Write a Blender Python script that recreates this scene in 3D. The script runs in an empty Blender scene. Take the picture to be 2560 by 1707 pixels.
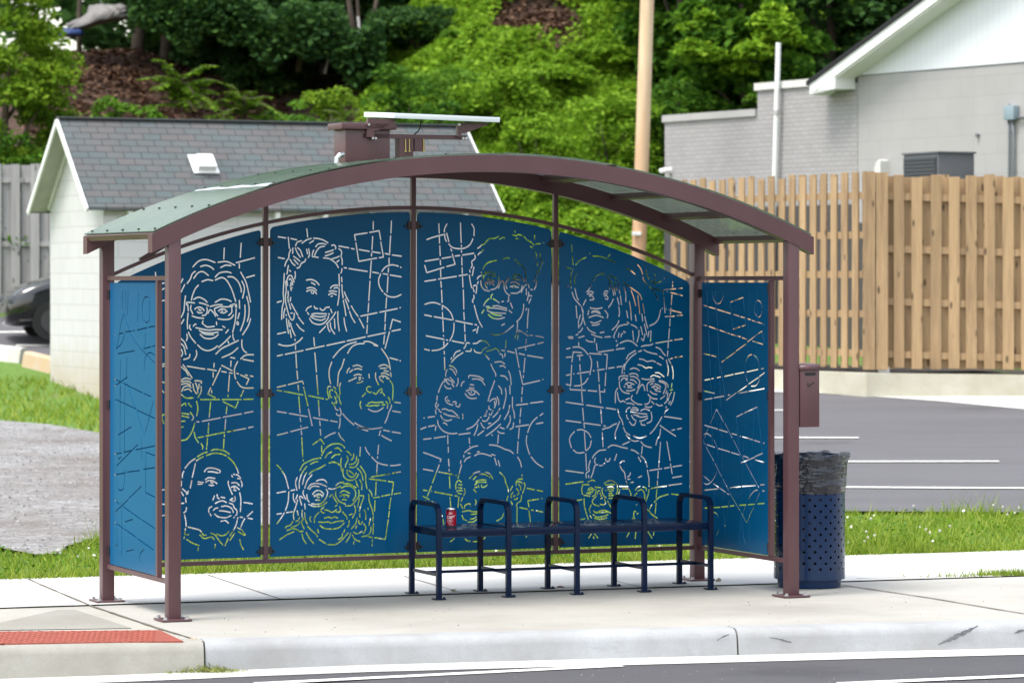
import bpy, bmesh, math, random
import numpy as np
from mathutils import Vector, Matrix
from mathutils.geometry import delaunay_2d_cdt
R = math.radians
rng = np.random.default_rng(7)
random.seed(7)
sc = bpy.context.scene
col = sc.collection

# ------------------------------------------------------------------ camera, sky, sun, exposure
F, YH, H = 9000.0, 697.0, 1.996            # focal length and horizon in photo pixels, eye height in m
cam = bpy.data.cameras.new('camera')
cam.sensor_width = 36.0
cam.lens = F / 2560 * 36
cam.shift_y = -(853.5 - YH) / 2560
cam.clip_start = 0.5
cam.clip_end = 3000
cam.dof.use_dof = True
cam.dof.focus_distance = 22.6
cam.dof.aperture_fstop = 4.6
camo = bpy.data.objects.new('camera', cam)
camo.location = (0, 0, H)
camo.rotation_euler = (R(90), 0, 0)
col.objects.link(camo)
sc.camera = camo

world = bpy.data.worlds.new('World')
sc.world = world
world.use_nodes = True
nt = world.node_tree
bg = nt.nodes['Background']
sky = nt.nodes.new('ShaderNodeTexSky')
sky.sky_type = 'NISHITA'
sky.sun_disc = False
SUN_DIR = Vector((-0.60, -0.45, 0)).normalized()
SUN_EL = R(64)
sky.sun_elevation = SUN_EL
sky.sun_rotation = math.atan2(SUN_DIR.x, SUN_DIR.y)
sky.air_density = 1.6
sky.dust_density = 2.0
sky.ozone_density = 1.0
hz = nt.nodes.new('ShaderNodeHueSaturation')        # thin overcast: the sky is nearly white
hz.inputs['Saturation'].default_value = 0.42
nt.links.new(sky.outputs[0], hz.inputs['Color'])
nt.links.new(hz.outputs[0], bg.inputs[0])
bg.inputs[1].default_value = 0.15
sun = bpy.data.lights.new('sun', 'SUN')
sun.energy = 1.45
sun.angle = R(18)
sun.color = (1.0, 0.95, 0.87)
suno = bpy.data.objects.new('sun', sun)
d = Vector((SUN_DIR.x * math.cos(SUN_EL), SUN_DIR.y * math.cos(SUN_EL), math.sin(SUN_EL)))
suno.rotation_euler = (-d).to_track_quat('-Z', 'Y').to_euler()
suno.location = (0, 0, 30)
col.objects.link(suno)
sc.view_settings.view_transform = 'Standard'
sc.view_settings.look = 'None'
sc.view_settings.exposure = 1.3
sc.view_settings.gamma = 1.0
sc.cycles.max_bounces = 8
sc.cycles.transparent_max_bounces = 16

# ------------------------------------------------------------------ helpers
def tag(o, label=None, cat=None, group=None, kind=None):
    if label: o['label'] = label
    if cat: o['category'] = cat
    if group: o['group'] = group
    if kind: o['kind'] = kind
    return o

def empty(name, loc=(0, 0, 0), rz=0.0, label=None, cat=None, group=None):
    o = bpy.data.objects.new(name, None)
    o.empty_display_size = 0.2
    o.location = loc
    o.rotation_euler = (0, 0, rz)
    col.objects.link(o)
    return tag(o, label, cat, group)

class MB:
    """collects faces, becomes ONE mesh object"""
    def __init__(s): s.v = []; s.f = []; s.m = []
    def add(s, vs, fs, mi=0):
        n = len(s.v); s.v += [tuple(p) for p in vs]; s.f += [tuple(i + n for i in f) for f in fs]; s.m += [mi] * len(fs)
    def box(s, lo, hi, mi=0, M=None, bev=0.0):
        x0, y0, z0 = lo; x1, y1, z1 = hi
        if bev > 0:
            bm = bmesh.new()
            bmesh.ops.create_cube(bm, size=1.0)
            for v in bm.verts:
                v.co = Vector(((x0 + x1) / 2 + v.co.x * (x1 - x0), (y0 + y1) / 2 + v.co.y * (y1 - y0), (z0 + z1) / 2 + v.co.z * (z1 - z0)))
            bmesh.ops.bevel(bm, geom=bm.edges[:], offset=bev, segments=2, affect='EDGES', profile=0.6)
            vs = [v.co.copy() for v in bm.verts]; bm.verts.index_update()
            fs = [[v.index for v in f.verts] for f in bm.faces]
            bm.free()
        else:
            vs = [Vector(p) for p in ((x0, y0, z0), (x1, y0, z0), (x1, y1, z0), (x0, y1, z0), (x0, y0, z1), (x1, y0, z1), (x1, y1, z1), (x0, y1, z1))]
            fs = [(0, 3, 2, 1), (4, 5, 6, 7), (0, 1, 5, 4), (1, 2, 6, 5), (2, 3, 7, 6), (3, 0, 4, 7)]
        if M is not None: vs = [M @ v for v in vs]
        s.add(vs, fs, mi); return s
    def bar(s, p0, p1, w, h, up=(0, 0, 1), mi=0):
        """rectangular bar from p0 to p1: w across, h along up"""
        p0, p1 = Vector(p0), Vector(p1); t = (p1 - p0).normalized(); u = Vector(up)
        a = t.cross(u).normalized(); b = a.cross(t).normalized()
        vs = [p + a * (i * w / 2) + b * (j * h / 2) for p in (p0, p1) for i, j in ((-1, -1), (1, -1), (1, 1), (-1, 1))]
        s.add(vs, [(3, 2, 1, 0), (4, 5, 6, 7), (0, 1, 5, 4), (1, 2, 6, 5), (2, 3, 7, 6), (3, 0, 4, 7)], mi); return s
    def tube(s, pts, r, n=10, mi=0, cap=True):
        pts = [Vector(p) for p in pts]; m = len(pts)
        rs = r if isinstance(r, (list, tuple)) else [r] * m
        vs = []; ref = None
        for i, p in enumerate(pts):
            t = (pts[min(i + 1, m - 1)] - pts[max(i - 1, 0)]).normalized()
            if ref is None:
                ref = t.cross(Vector((0.3, 1, 0.2))).normalized()
            ref = (ref - t * ref.dot(t)).normalized(); b = t.cross(ref)
            for k in range(n):
                a = 2 * math.pi * k / n
                vs.append(p + (ref * math.cos(a) + b * math.sin(a)) * rs[i])
        fs = [(i * n + k, i * n + (k + 1) % n, (i + 1) * n + (k + 1) % n, (i + 1) * n + k) for i in range(m - 1) for k in range(n)]
        if cap: fs += [tuple(range(n - 1, -1, -1)), tuple((m - 1) * n + k for k in range(n))]
        s.add(vs, fs, mi); return s
    def lathe(s, prof, n=32, c=(0, 0), mi=0):
        vs = [(c[0] + r * math.cos(2 * math.pi * k / n), c[1] + r * math.sin(2 * math.pi * k / n), z) for r, z in prof for k in range(n)]
        fs = [(i * n + k, i * n + (k + 1) % n, (i + 1) * n + (k + 1) % n, (i + 1) * n + k) for i in range(len(prof) - 1) for k in range(n)]
        s.add(vs, fs, mi); return s
    def prism(s, poly, a, b, fn, mi=0):
        """poly in 2-D, extruded from a to b; fn(p, q, d) -> 3-D"""
        n = len(poly)
        vs = [fn(p[0], p[1], a) for p in poly] + [fn(p[0], p[1], b) for p in poly]
        fs = [tuple(range(n - 1, -1, -1)), tuple(range(n, 2 * n))] + [(i, (i + 1) % n, n + (i + 1) % n, n + i) for i in range(n)]
        s.add(vs, fs, mi); return s
    def build(s, name, mats, parent=None, smooth=False, loc=None, rz=None, fix=True):
        me = bpy.data.meshes.new(name)
        me.from_pydata(s.v, [], s.f)
        mats = mats if isinstance(mats, (list, tuple)) else [mats]
        for m in mats: me.materials.append(m)
        if len(mats) > 1: me.polygons.foreach_set('material_index', s.m)
        if fix:
            bm = bmesh.new(); bm.from_mesh(me); bmesh.ops.recalc_face_normals(bm, faces=bm.faces[:]); bm.to_mesh(me); bm.free()
        if smooth:
            me.polygons.foreach_set('use_smooth', [True] * len(me.polygons))
            if smooth != 'all':
                me.set_sharp_from_angle(angle=R(35))
        me.update()
        o = bpy.data.objects.new(name, me)
        if parent: o.parent = parent
        if loc is not None: o.location = loc
        if rz is not None: o.rotation_euler = (0, 0, rz)
        col.objects.link(o)
        return o

def copy_tree(o, parent=None):
    c = o.copy(); col.objects.link(c)
    if parent: c.parent = parent
    for ch in list(o.children): copy_tree(ch, c)
    return c

# ------------------------------------------------------------------ materials
def new_mat(name):
    m = bpy.data.materials.new(name); m.use_nodes = True
    return m, m.node_tree, m.node_tree.nodes['Principled BSDF']

def N(t, kind, **kw):
    n = t.nodes.new(kind)
    for k, v in kw.items():
        if k.startswith('i_'):
            key = k[2:]; key = int(key) if key.isdigit() else key.replace('_', ' ')
            n.inputs[key].default_value = v
        else: setattr(n, k, v)
    return n

def ramp(t, fac, stops):
    r = N(t, 'ShaderNodeValToRGB')
    el = r.color_ramp.elements
    while len(el) < len(stops): el.new(0.5)
    for e, (p, c) in zip(el, stops):
        e.position = p; e.color = (*c, 1)
    t.links.new(fac, r.inputs[0]); return r.outputs[0]

def mix(t, fac, a, b, mode='MIX'):
    n = N(t, 'ShaderNodeMix', data_type='RGBA', blend_type=mode)
    for sock, v in ((n.inputs[0], fac), (n.inputs[6], a), (n.inputs[7], b)):
        if hasattr(v, 'links') or hasattr(v, 'is_linked'): t.links.new(v, sock)
        elif isinstance(v, (int, float)): sock.default_value = v
        else: sock.default_value = (*v, 1)
    return n.outputs[2]

def coords(t, scale=(1, 1, 1), rot=(0, 0, 0), space='Object'):
    tc = N(t, 'ShaderNodeTexCoord'); mp = N(t, 'ShaderNodeMapping')
    mp.inputs['Scale'].default_value = scale; mp.inputs['Rotation'].default_value = rot
    t.links.new(tc.outputs[space], mp.inputs[0]); return mp.outputs[0]

def noise(t, vec, scale, detail=4, rough=0.6):
    n = N(t, 'ShaderNodeTexNoise'); n.inputs['Scale'].default_value = scale
    n.inputs['Detail'].default_value = detail; n.inputs['Roughness'].default_value = rough
    t.links.new(vec, n.inputs['Vector']); return n.outputs['Fac']

def bump(t, bsdf, h, strength=0.3, dist=0.01):
    b = N(t, 'ShaderNodeBump'); b.inputs['Strength'].default_value = strength; b.inputs['Distance'].default_value = dist
    t.links.new(h, b.inputs['Height']); t.links.new(b.outputs[0], bsdf.inputs['Normal'])

def surf(name, c, rough=0.6, var=0.25, nscale=3.0, metal=0.0, c2=None, bscale=60, bstr=0.15, bdist=0.003, coat=0.0, stretch=(1, 1, 1), spec=0.5):
    m, t, b = new_mat(name)
    v = coords(t, stretch)
    f = noise(t, v, nscale, 6, 0.65)
    if c2 is None: c2 = tuple(x * (1 - var) for x in c)
    cc = ramp(t, f, [(0.32, c2), (0.68, c)])
    t.links.new(cc, b.inputs['Base Color'])
    b.inputs['Roughness'].default_value = rough; b.inputs['Metallic'].default_value = metal
    b.inputs['Coat Weight'].default_value = coat; b.inputs['Specular IOR Level'].default_value = spec
    if bstr: bump(t, b, noise(t, v, bscale, 4), bstr, bdist)
    return m

def leaf_mat(name, dark, mid, light, trans=0.35):
    m, t, b = new_mat(name)
    g = N(t, 'ShaderNodeNewGeometry')
    c = ramp(t, g.outputs['Random Per Island'], [(0.0, dark), (0.5, mid), (1.0, light)])
    v = coords(t)
    big = noise(t, v, 0.55, 3)
    c = mix(t, ramp(t, big, [(0.35, (0, 0, 0)), (0.7, (1, 1, 1))]), mix(t, 0.4, c, dark), c)
    t.links.new(c, b.inputs['Base Color']); b.inputs['Roughness'].default_value = 0.7
    b.inputs['Specular IOR Level'].default_value = 0.12
    tr = N(t, 'ShaderNodeBsdfTranslucent'); t.links.new(c, tr.inputs[0])
    ms = N(t, 'ShaderNodeMixShader'); ms.inputs[0].default_value = trans
    out = t.nodes['Material Output']
    t.links.new(b.outputs[0], ms.inputs[1]); t.links.new(tr.outputs[0], ms.inputs[2]); t.links.new(ms.outputs[0], out.inputs[0])
    return m

def brick_mat(name, c1, c2, mortar, bw, rh, msize, zk=1.0, offset=0.5, var=0.3, bstr=0.5, bdist=0.01, rough=0.9, stain=None):
    """bricks in the object's local x and z (zk stretches z for sloped roofs)"""
    m, t, b = new_mat(name)
    tc = N(t, 'ShaderNodeTexCoord'); sx = N(t, 'ShaderNodeSeparateXYZ'); cx = N(t, 'ShaderNodeCombineXYZ')
    t.links.new(tc.outputs['Object'], sx.inputs[0])
    mu = N(t, 'ShaderNodeMath', operation='MULTIPLY'); mu.inputs[1].default_value = zk
    ad = N(t, 'ShaderNodeMath', operation='ADD')
    t.links.new(sx.outputs[0], ad.inputs[0]); t.links.new(sx.outputs[1], ad.inputs[1])
    t.links.new(sx.outputs[2], mu.inputs[0])
    t.links.new(sx.outputs[0] if zk != 1.0 else ad.outputs[0], cx.inputs[0]); t.links.new(mu.outputs[0], cx.inputs[1])
    br = N(t, 'ShaderNodeTexBrick'); br.offset = offset
    br.inputs['Scale'].default_value = 1.0; br.inputs['Brick Width'].default_value = bw; br.inputs['Row Height'].default_value = rh
    br.inputs['Mortar Size'].default_value = msize; br.inputs['Mortar Smooth'].default_value = 0.3
    br.inputs['Color1'].default_value = (*c1, 1); br.inputs['Color2'].default_value = (*c2, 1); br.inputs['Mortar'].default_value = (*mortar, 1)
    t.links.new(cx.outputs[0], br.inputs['Vector'])
    n1 = noise(t, tc.outputs['Object'], 1.3, 5)
    c = mix(t, ramp(t, n1, [(0.3, (0, 0, 0)), (0.75, (1, 1, 1))]), mix(t, var, br.outputs['Color'], (0, 0, 0)), br.outputs['Color'])
    if stain:                               # dirt along the foot of the wall
        z0, z1, sc_ = stain
        mr = N(t, 'ShaderNodeMapRange'); mr.inputs['From Min'].default_value = z1; mr.inputs['From Max'].default_value = z0
        n2 = noise(t, tc.outputs['Object'], 3.0, 5); a2 = N(t, 'ShaderNodeMath', operation='MULTIPLY_ADD'); a2.inputs[1].default_value = 0.8
        t.links.new(n2, a2.inputs[0]); t.links.new(sx.outputs[2], a2.inputs[2]); t.links.new(a2.outputs[0], mr.inputs['Value'])
        c = mix(t, mr.outputs[0], c, sc_)
    t.links.new(c, b.inputs['Base Color']); b.inputs['Roughness'].default_value = rough
    iv = N(t, 'ShaderNodeMath', operation='SUBTRACT'); iv.inputs[0].default_value = 1.0; t.links.new(br.outputs['Fac'], iv.inputs[1])
    bump(t, b, iv.outputs[0], bstr, bdist)
    return m

M_ = {}
M_['brown'] = surf('brown_paint', (0.100, 0.044, 0.050), 0.38, 0.2, 3.0, bscale=300, bstr=0.05, bdist=0.001, stretch=(1, 1, .35))
M_['blue'] = surf('blue_enamel', (0.0012, 0.087, 0.212), 0.24, 0.06, 1.2, bscale=4, bstr=0.03, bdist=0.002, spec=0.14)
M_['navy'] = surf('navy_paint', (0.002, 0.010, 0.036), 0.22, 0.1, 4.0, bscale=200, bstr=0.04, bdist=0.001, spec=0.16)
M_['binblue'] = surf('bin_blue', (0.003, 0.022, 0.075), 0.22, 0.1, 4.0, bscale=8, bstr=0.05, bdist=0.004, spec=0.4)
M_['black'] = surf('black_plastic', (0.006, 0.006, 0.007), 0.5, 0.2, 8)
M_['dark'] = surf('clip_black', (0.022, 0.014, 0.016), 0.5, 0.2, 8, bstr=0)
M_['zinc'] = surf('zinc', (0.55, 0.56, 0.58), 0.35, 0.2, 20, metal=0.9, bstr=0)
M_['alu'] = surf('white_alu', (0.72, 0.76, 0.77), 0.35, 0.04, 3, bstr=0)
M_['cell'] = surf('solar_cell', (0.01, 0.015, 0.05), 0.12, 0.2, 8, bstr=0)
M_['brass'] = surf('brass', (0.45, 0.36, 0.14), 0.35, 0.2, 9, metal=0.8, bstr=0)
M_['white'] = surf('white_paint', (0.78, 0.78, 0.77), 0.6, 0.08, 2.0, bstr=0.05)
M_['dirtywhite'] = surf('weathered_white', (0.66, 0.65, 0.62), 0.7, 0.22, 2.5, bstr=0.1)
M_['line'] = surf('road_paint', (0.78, 0.78, 0.74), 0.75, 0.18, 6.0, bstr=0.2)
M_['soffit'] = surf('soffit', (0.42, 0.41, 0.37), 0.8, 0.2, 4.0)

def noise_warp(t, v):
    n = N(t, 'ShaderNodeTexNoise'); n.inputs['Scale'].default_value = 3.0; t.links.new(v, n.inputs['Vector'])
    s_ = N(t, 'ShaderNodeVectorMath', operation='SCALE'); s_.inputs['Scale'].default_value = 0.6; t.links.new(n.outputs['Color'], s_.inputs[0])
    a_ = N(t, 'ShaderNodeVectorMath', operation='ADD'); t.links.new(v, a_.inputs[0]); t.links.new(s_.outputs[0], a_.inputs[1]); return a_.outputs[0]

def concrete(name, c, dark, blot=0.5, fine=70):
    m, t, b = new_mat(name); v = coords(t)
    n1 = noise(t, v, blot, 6, 0.7); n2 = noise(t, v, fine, 3, 0.7)
    c1 = ramp(t, n1, [(0.3, dark), (0.62, c)])
    c1 = mix(t, ramp(t, n2, [(0.35, (0.35, 0.35, 0.35)), (0.55, (0, 0, 0))]), c1, tuple(x * 0.72 for x in c))
    st = noise(t, coords(t, (0.8, 7, 7), (0, 0, R(-19.8))), 1.1, 6, 0.75)
    c1 = mix(t, ramp(t, st, [(0.28, (0.55, 0.55, 0.55)), (0.42, (0, 0, 0))]), c1, dark)
    for vs_, d0, d1, am in ((1.7, 0.022, 0.034, 0.6), (0.5, 0.10, 0.30, 0.28)):      # gum spots and spills
        vo = N(t, 'ShaderNodeTexVoronoi'); vo.inputs['Scale'].default_value = vs_; t.links.new(noise_warp(t, v) if vs_ < 1 else v, vo.inputs['Vector'])
        c1 = mix(t, ramp(t, vo.outputs['Distance'], [(d0, (am, am, am)), (d1, (0, 0, 0))]), c1, tuple(x * 0.55 for x in dark))
    t.links.new(c1, b.inputs['Base Color']); b.inputs['Roughness'].default_value = 0.9
    bump(t, b, n2, 0.25, 0.004); return m
M_['walk'] = concrete('pale_concrete', (0.56, 0.55, 0.53), (0.47, 0.46, 0.44))
M_['pad'] = concrete('pad_concrete', (0.395, 0.378, 0.342), (0.31, 0.293, 0.262), 0.8)
M_['ramp'] = concrete('ramp_concrete', (0.28, 0.265, 0.23), (0.22, 0.205, 0.175), 1.5)
M_['rampedge'] = concrete('ramp_border_concrete', (0.38, 0.36, 0.315), (0.32, 0.30, 0.255), 1.5)
M_['kerb'] = concrete('kerb_concrete', (0.375, 0.385, 0.40), (0.27, 0.268, 0.262), 1.6, 90)
M_['oldkerb'] = concrete('old_kerb_concrete', (0.33, 0.32, 0.285), (0.235, 0.225, 0.19), 2.2, 90)
M_['wallcon'] = concrete('stained_concrete', (0.48, 0.46, 0.38), (0.36, 0.33, 0.23), 1.4)
M_['scuff'] = surf('rubber_scuff', (0.20, 0.20, 0.215), 0.9, 0.5, 40, bstr=0)
M_['joint'] = surf('joint_grime', (0.19, 0.165, 0.125), 0.95, 0.6, 3, bstr=0)
M_['darkground'] = surf('dark_ground', (0.07, 0.055, 0.04), 0.95, 0.6, 5, bstr=0)

def asphalt(name, c, dark):
    m, t, b = new_mat(name); v = coords(t)
    n1 = noise(t, coords(t, (0.25, 1.2, 1), (0, 0, R(-10))), 0.9, 6, 0.7); n2 = noise(t, v, 130, 3, 0.8)
    c1 = ramp(t, n1, [(0.3, dark), (0.7, c)])
    c1 = mix(t, ramp(t, n2, [(0.5, (0, 0, 0)), (0.72, (0.6, 0.6, 0.6))]), c1, (0.12, 0.117, 0.122))
    vo = N(t, 'ShaderNodeTexVoronoi'); vo.inputs['Scale'].default_value = 0.55; t.links.new(noise_warp(t, v), vo.inputs['Vector'])
    c1 = mix(t, ramp(t, vo.outputs['Distance'], [(0.08, (0.5, 0.5, 0.5)), (0.22, (0, 0, 0))]), c1, tuple(x * 0.6 for x in dark))
    t.links.new(c1, b.inputs['Base Color']); b.inputs['Roughness'].default_value = 0.9
    bump(t, b, n2, 0.5, 0.006); return m
M_['road'] = asphalt('road_asphalt', (0.066, 0.063, 0.07), (0.048, 0.046, 0.052))
M_['lot'] = asphalt('lot_asphalt', (0.108, 0.105, 0.113), (0.078, 0.075, 0.081))

def gravel():
    m, t, b = new_mat('grey_gravel'); v = coords(t)
    n0 = noise(t, v, 0.35, 5, 0.7); n1 = noise(t, v, 5, 5, 0.75)
    vo = N(t, 'ShaderNodeTexVoronoi'); vo.inputs['Scale'].default_value = 16; t.links.new(v, vo.inputs['Vector'])
    sx = N(t, 'ShaderNodeSeparateColor'); t.links.new(vo.outputs['Color'], sx.inputs[0])
    c = ramp(t, sx.outputs[0], [(0.1, (0.17, 0.165, 0.162)), (0.55, (0.225, 0.221, 0.219)), (0.95, (0.33, 0.326, 0.325))])
    c = mix(t, ramp(t, n0, [(0.42, (0, 0, 0)), (0.66, (0.8, 0.8, 0.8))]), c, (0.115, 0.09, 0.073))
    c = mix(t, ramp(t, n1, [(0.3, (0.3, 0.3, 0.3)), (0.5, (0, 0, 0))]), c, (0.13, 0.123, 0.12))
    t.links.new(c, b.inputs['Base Color']); b.inputs['Roughness'].default_value = 0.95
    bump(t, b, vo.outputs['Distance'], 0.8, 0.03); return m
M_['gravel'] = gravel()

def soil():
    m, t, b = new_mat('turf_and_soil'); v = coords(t)
    n1 = noise(t, v, 0.5, 6, 0.7); n2 = noise(t, v, 9, 5, 0.8)
    g = ramp(t, n2, [(0.25, (0.05, 0.10, 0.012)), (0.5, (0.10, 0.20, 0.022)), (0.8, (0.19, 0.28, 0.05))])
    c = mix(t, ramp(t, n1, [(0.55, (0, 0, 0)), (0.75, (0.7, 0.7, 0.7))]), g, (0.20, 0.15, 0.075))
    # the bank behind is bare leaf litter on its left half and dark soil under the plants on the right
    sx = N(t, 'ShaderNodeSeparateXYZ'); t.links.new(v, sx.inputs[0])
    wob = N(t, 'ShaderNodeMath', operation='MULTIPLY_ADD'); wob.inputs[1].default_value = 5.0
    t.links.new(n1, wob.inputs[0]); t.links.new(sx.outputs[1], wob.inputs[2])
    far = N(t, 'ShaderNodeMapRange'); far.inputs['From Min'].default_value = 65.5; far.inputs['From Max'].default_value = 67.0
    t.links.new(wob.outputs[0], far.inputs['Value'])
    n3 = noise(t, v, 2.2, 6, 0.8); n2b = N(t, 'ShaderNodeMath', operation='ADD'); n2b.inputs[1].default_value = -0.5
    hf = N(t, 'ShaderNodeMath', operation='MULTIPLY_ADD'); hf.inputs[1].default_value = 1.3; t.links.new(n3, n2b.inputs[0]); t.links.new(n2b.outputs[0], hf.inputs[0]); t.links.new(n2, hf.inputs[2])
    lit = ramp(t, hf.outputs[0], [(0.25, (0.018, 0.008, 0.005)), (0.5, (0.05, 0.023, 0.014)), (0.75, (0.105, 0.055, 0.034))])
    c = mix(t, far.outputs[0], c, lit)
    t.links.new(c, b.inputs['Base Color']); b.inputs['Roughness'].default_value = 0.95
    bump(t, b, n2, 0.7, 0.08); return m
M_['soil'] = soil()
M_['grass'] = leaf_mat('grass_blades', (0.12, 0.20, 0.016), (0.235, 0.345, 0.03), (0.44, 0.46, 0.11), 0.35)
M_['clip'] = leaf_mat('dry_clippings', (0.14, 0.17, 0.03), (0.24, 0.28, 0.06), (0.36, 0.34, 0.15), 0.2)
M_['flower'] = surf('clover_white', (0.75, 0.72, 0.66), 0.8, 0.1, 9, bstr=0)
M_['kudzu'] = leaf_mat('cover_leaves', (0.09, 0.185, 0.012), (0.18, 0.34, 0.02), (0.30, 0.45, 0.035), 0.4)
M_['leafB'] = leaf_mat('bush_leaves', (0.055, 0.135, 0.016), (0.12, 0.26, 0.02), (0.21, 0.36, 0.035), 0.4)
M_['leafY'] = leaf_mat('yellow_green_leaves', (0.085, 0.17, 0.014), (0.18, 0.31, 0.02), (0.30, 0.42, 0.035), 0.45)
M_['leafD'] = leaf_mat('dark_leaves', (0.020, 0.056, 0.018), (0.042, 0.105, 0.024), (0.085, 0.18, 0.032), 0.35)
M_['leafM'] = leaf_mat('mid_leaves', (0.028, 0.08, 0.010), (0.07, 0.18, 0.014), (0.15, 0.30, 0.024), 0.4)
M_['litterleaf'] = leaf_mat('leaf_litter', (0.03, 0.014, 0.008), (0.09, 0.045, 0.026), (0.22, 0.135, 0.085), 0.1)
M_['bark'] = surf('bark', (0.10, 0.075, 0.055), 0.95, 0.5, 3.0, bscale=9, bstr=0.8, bdist=0.03, stretch=(1, 1, 0.25))
M_['mossbark'] = surf('mossy_bark', (0.17, 0.16, 0.085), 0.95, 0.45, 3.0, c2=(0.09, 0.075, 0.05), bscale=9, bstr=0.8, bdist=0.03, stretch=(1, 1, 0.3))
M_['greystick'] = surf('bleached_wood', (0.34, 0.33, 0.32), 0.9, 0.3, 4.0, stretch=(1, 1, 0.2))

def wood(name, c, dark, knots=True, gl=7.0, fade=None):
    m, t, b = new_mat(name)
    g = N(t, 'ShaderNodeNewGeometry'); tc = N(t, 'ShaderNodeTexCoord')
    off = N(t, 'ShaderNodeVectorMath', operation='ADD'); sc3 = N(t, 'ShaderNodeVectorMath', operation='SCALE')
    cmb = N(t, 'ShaderNodeCombineXYZ')
    for i in range(3): t.links.new(g.outputs['Random Per Island'], cmb.inputs[i])
    t.links.new(cmb.outputs[0], sc3.inputs[0]); sc3.inputs['Scale'].default_value = 37.0
    t.links.new(tc.outputs['Object'], off.inputs[0]); t.links.new(sc3.outputs[0], off.inputs[1])
    mp = N(t, 'ShaderNodeMapping'); mp.inputs['Scale'].default_value = (gl, gl, 0.55); t.links.new(off.outputs[0], mp.inputs[0])
    grain = noise(t, mp.outputs[0], 3.0, 6, 0.7); big = noise(t, mp.outputs[0], 0.6, 3, 0.6)
    cc = ramp(t, grain, [(0.3, dark), (0.65, c)])
    cc = mix(t, ramp(t, big, [(0.4, (0, 0, 0)), (0.7, (0.55, 0.55, 0.55))]), cc, tuple(min(1, x * 1.35) for x in c))
    tone = N(t, 'ShaderNodeMapRange'); tone.inputs['To Min'].default_value = 0.0; tone.inputs['To Max'].default_value = 0.38
    t.links.new(g.outputs['Random Per Island'], tone.inputs['Value'])
    cc = mix(t, tone.outputs[0], cc, dark)
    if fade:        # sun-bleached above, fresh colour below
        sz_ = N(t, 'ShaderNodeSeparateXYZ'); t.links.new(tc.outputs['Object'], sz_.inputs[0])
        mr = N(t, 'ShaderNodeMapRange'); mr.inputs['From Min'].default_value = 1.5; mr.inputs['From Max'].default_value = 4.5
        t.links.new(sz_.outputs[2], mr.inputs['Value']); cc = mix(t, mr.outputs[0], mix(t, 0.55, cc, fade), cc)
    if knots:
        mp2 = N(t, 'ShaderNodeMapping'); mp2.inputs['Scale'].default_value = (7, 7, 2.6); t.links.new(off.outputs[0], mp2.inputs[0])
        vo = N(t, 'ShaderNodeTexVoronoi'); vo.inputs['Scale'].default_value = 1.0; t.links.new(mp2.outputs[0], vo.inputs['Vector'])
        cc = mix(t, ramp(t, vo.outputs['Distance'], [(0.09, (0.85, 0.85, 0.85)), (0.17, (0, 0, 0))]), cc, tuple(x * 0.3 for x in dark))
    t.links.new(cc, b.inputs['Base Color']); b.inputs['Roughness'].default_value = 0.85
    bump(t, b, grain, 0.35, 0.006); return m
M_['cedar'] = wood('tan_fence_wood', (0.395, 0.265, 0.14), (0.20, 0.13, 0.07))
M_['greywood'] = wood('grey_fence_wood', (0.34, 0.325, 0.33), (0.20, 0.19, 0.19))
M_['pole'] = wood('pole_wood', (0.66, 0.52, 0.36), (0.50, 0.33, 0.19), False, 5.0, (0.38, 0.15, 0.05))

M_['block'] = brick_mat('white_block', (0.55, 0.535, 0.545), (0.535, 0.52, 0.53), (0.465, 0.45, 0.455), 0.46, 0.23, 0.010, var=0.08, bstr=0.3, stain=(0.45, 1.5, (0.40, 0.33, 0.22)))
M_['shingle'] = brick_mat('slate_shingle', (0.092, 0.118, 0.122), (0.120, 0.112, 0.114), (0.034, 0.038, 0.04), 0.27, 0.133, 0.006, zk=1.381, var=0.22, bstr=0.9, bdist=0.014)
M_['paintbrick'] = brick_mat('painted_brick', (0.36, 0.345, 0.347), (0.33, 0.315, 0.317), (0.265, 0.255, 0.256), 0.21, 0.075, 0.008, var=0.12, bstr=0.5, bdist=0.012)
M_['paintblock'] = brick_mat('painted_block', (0.365, 0.352, 0.35), (0.36, 0.347, 0.345), (0.325, 0.312, 0.31), 0.6, 0.3, 0.008, var=0.1, bstr=0.2, bdist=0.006)
M_['siding'] = brick_mat('white_siding', (0.66, 0.68, 0.71), (0.65, 0.67, 0.70), (0.54, 0.56, 0.59), 0.14, 40.0, 0.005, offset=0.0, var=0.05, bstr=0.4, bdist=0.01, rough=0.6)
M_['coping'] = surf('coping_metal', (0.40, 0.385, 0.38), 0.55, 0.1, 2)
M_['whitecoping'] = surf('white_coping', (0.62, 0.60, 0.58), 0.55, 0.1, 2)
M_['ridge'] = surf('ridge_slate', (0.10, 0.11, 0.11), 0.9, 0.3, 6)
M_['roofblack'] = surf('black_shingle', (0.012, 0.012, 0.014), 0.9, 0.3, 14, bscale=20, bstr=0.5, bdist=0.02)
M_['acgrey'] = surf('ac_grey', (0.10, 0.105, 0.115), 0.5, 0.1, 2)
M_['acdark'] = surf('ac_louvre', (0.06, 0.065, 0.072), 0.6, 0.3, 30)
M_['ebox'] = surf('electric_box_grey', (0.23, 0.30, 0.34), 0.5, 0.1, 5)
M_['conduit'] = surf('conduit_grey', (0.2, 0.215, 0.235), 0.4, 0.1, 5, metal=0.3)
M_['tarp'] = surf('grey_tarp', (0.25, 0.235, 0.23), 0.7, 0.45, 2.5, bscale=6, bstr=0.6, bdist=0.05)
M_['bluetarp'] = surf('blue_tarp', (0.02, 0.05, 0.17), 0.5, 0.4, 3, bscale=6, bstr=0.6, bdist=0.05)
M_['tactile'] = surf('tactile_red', (0.30, 0.068, 0.042), 0.75, 0.22, 9, bscale=120, bstr=0.15)
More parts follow.
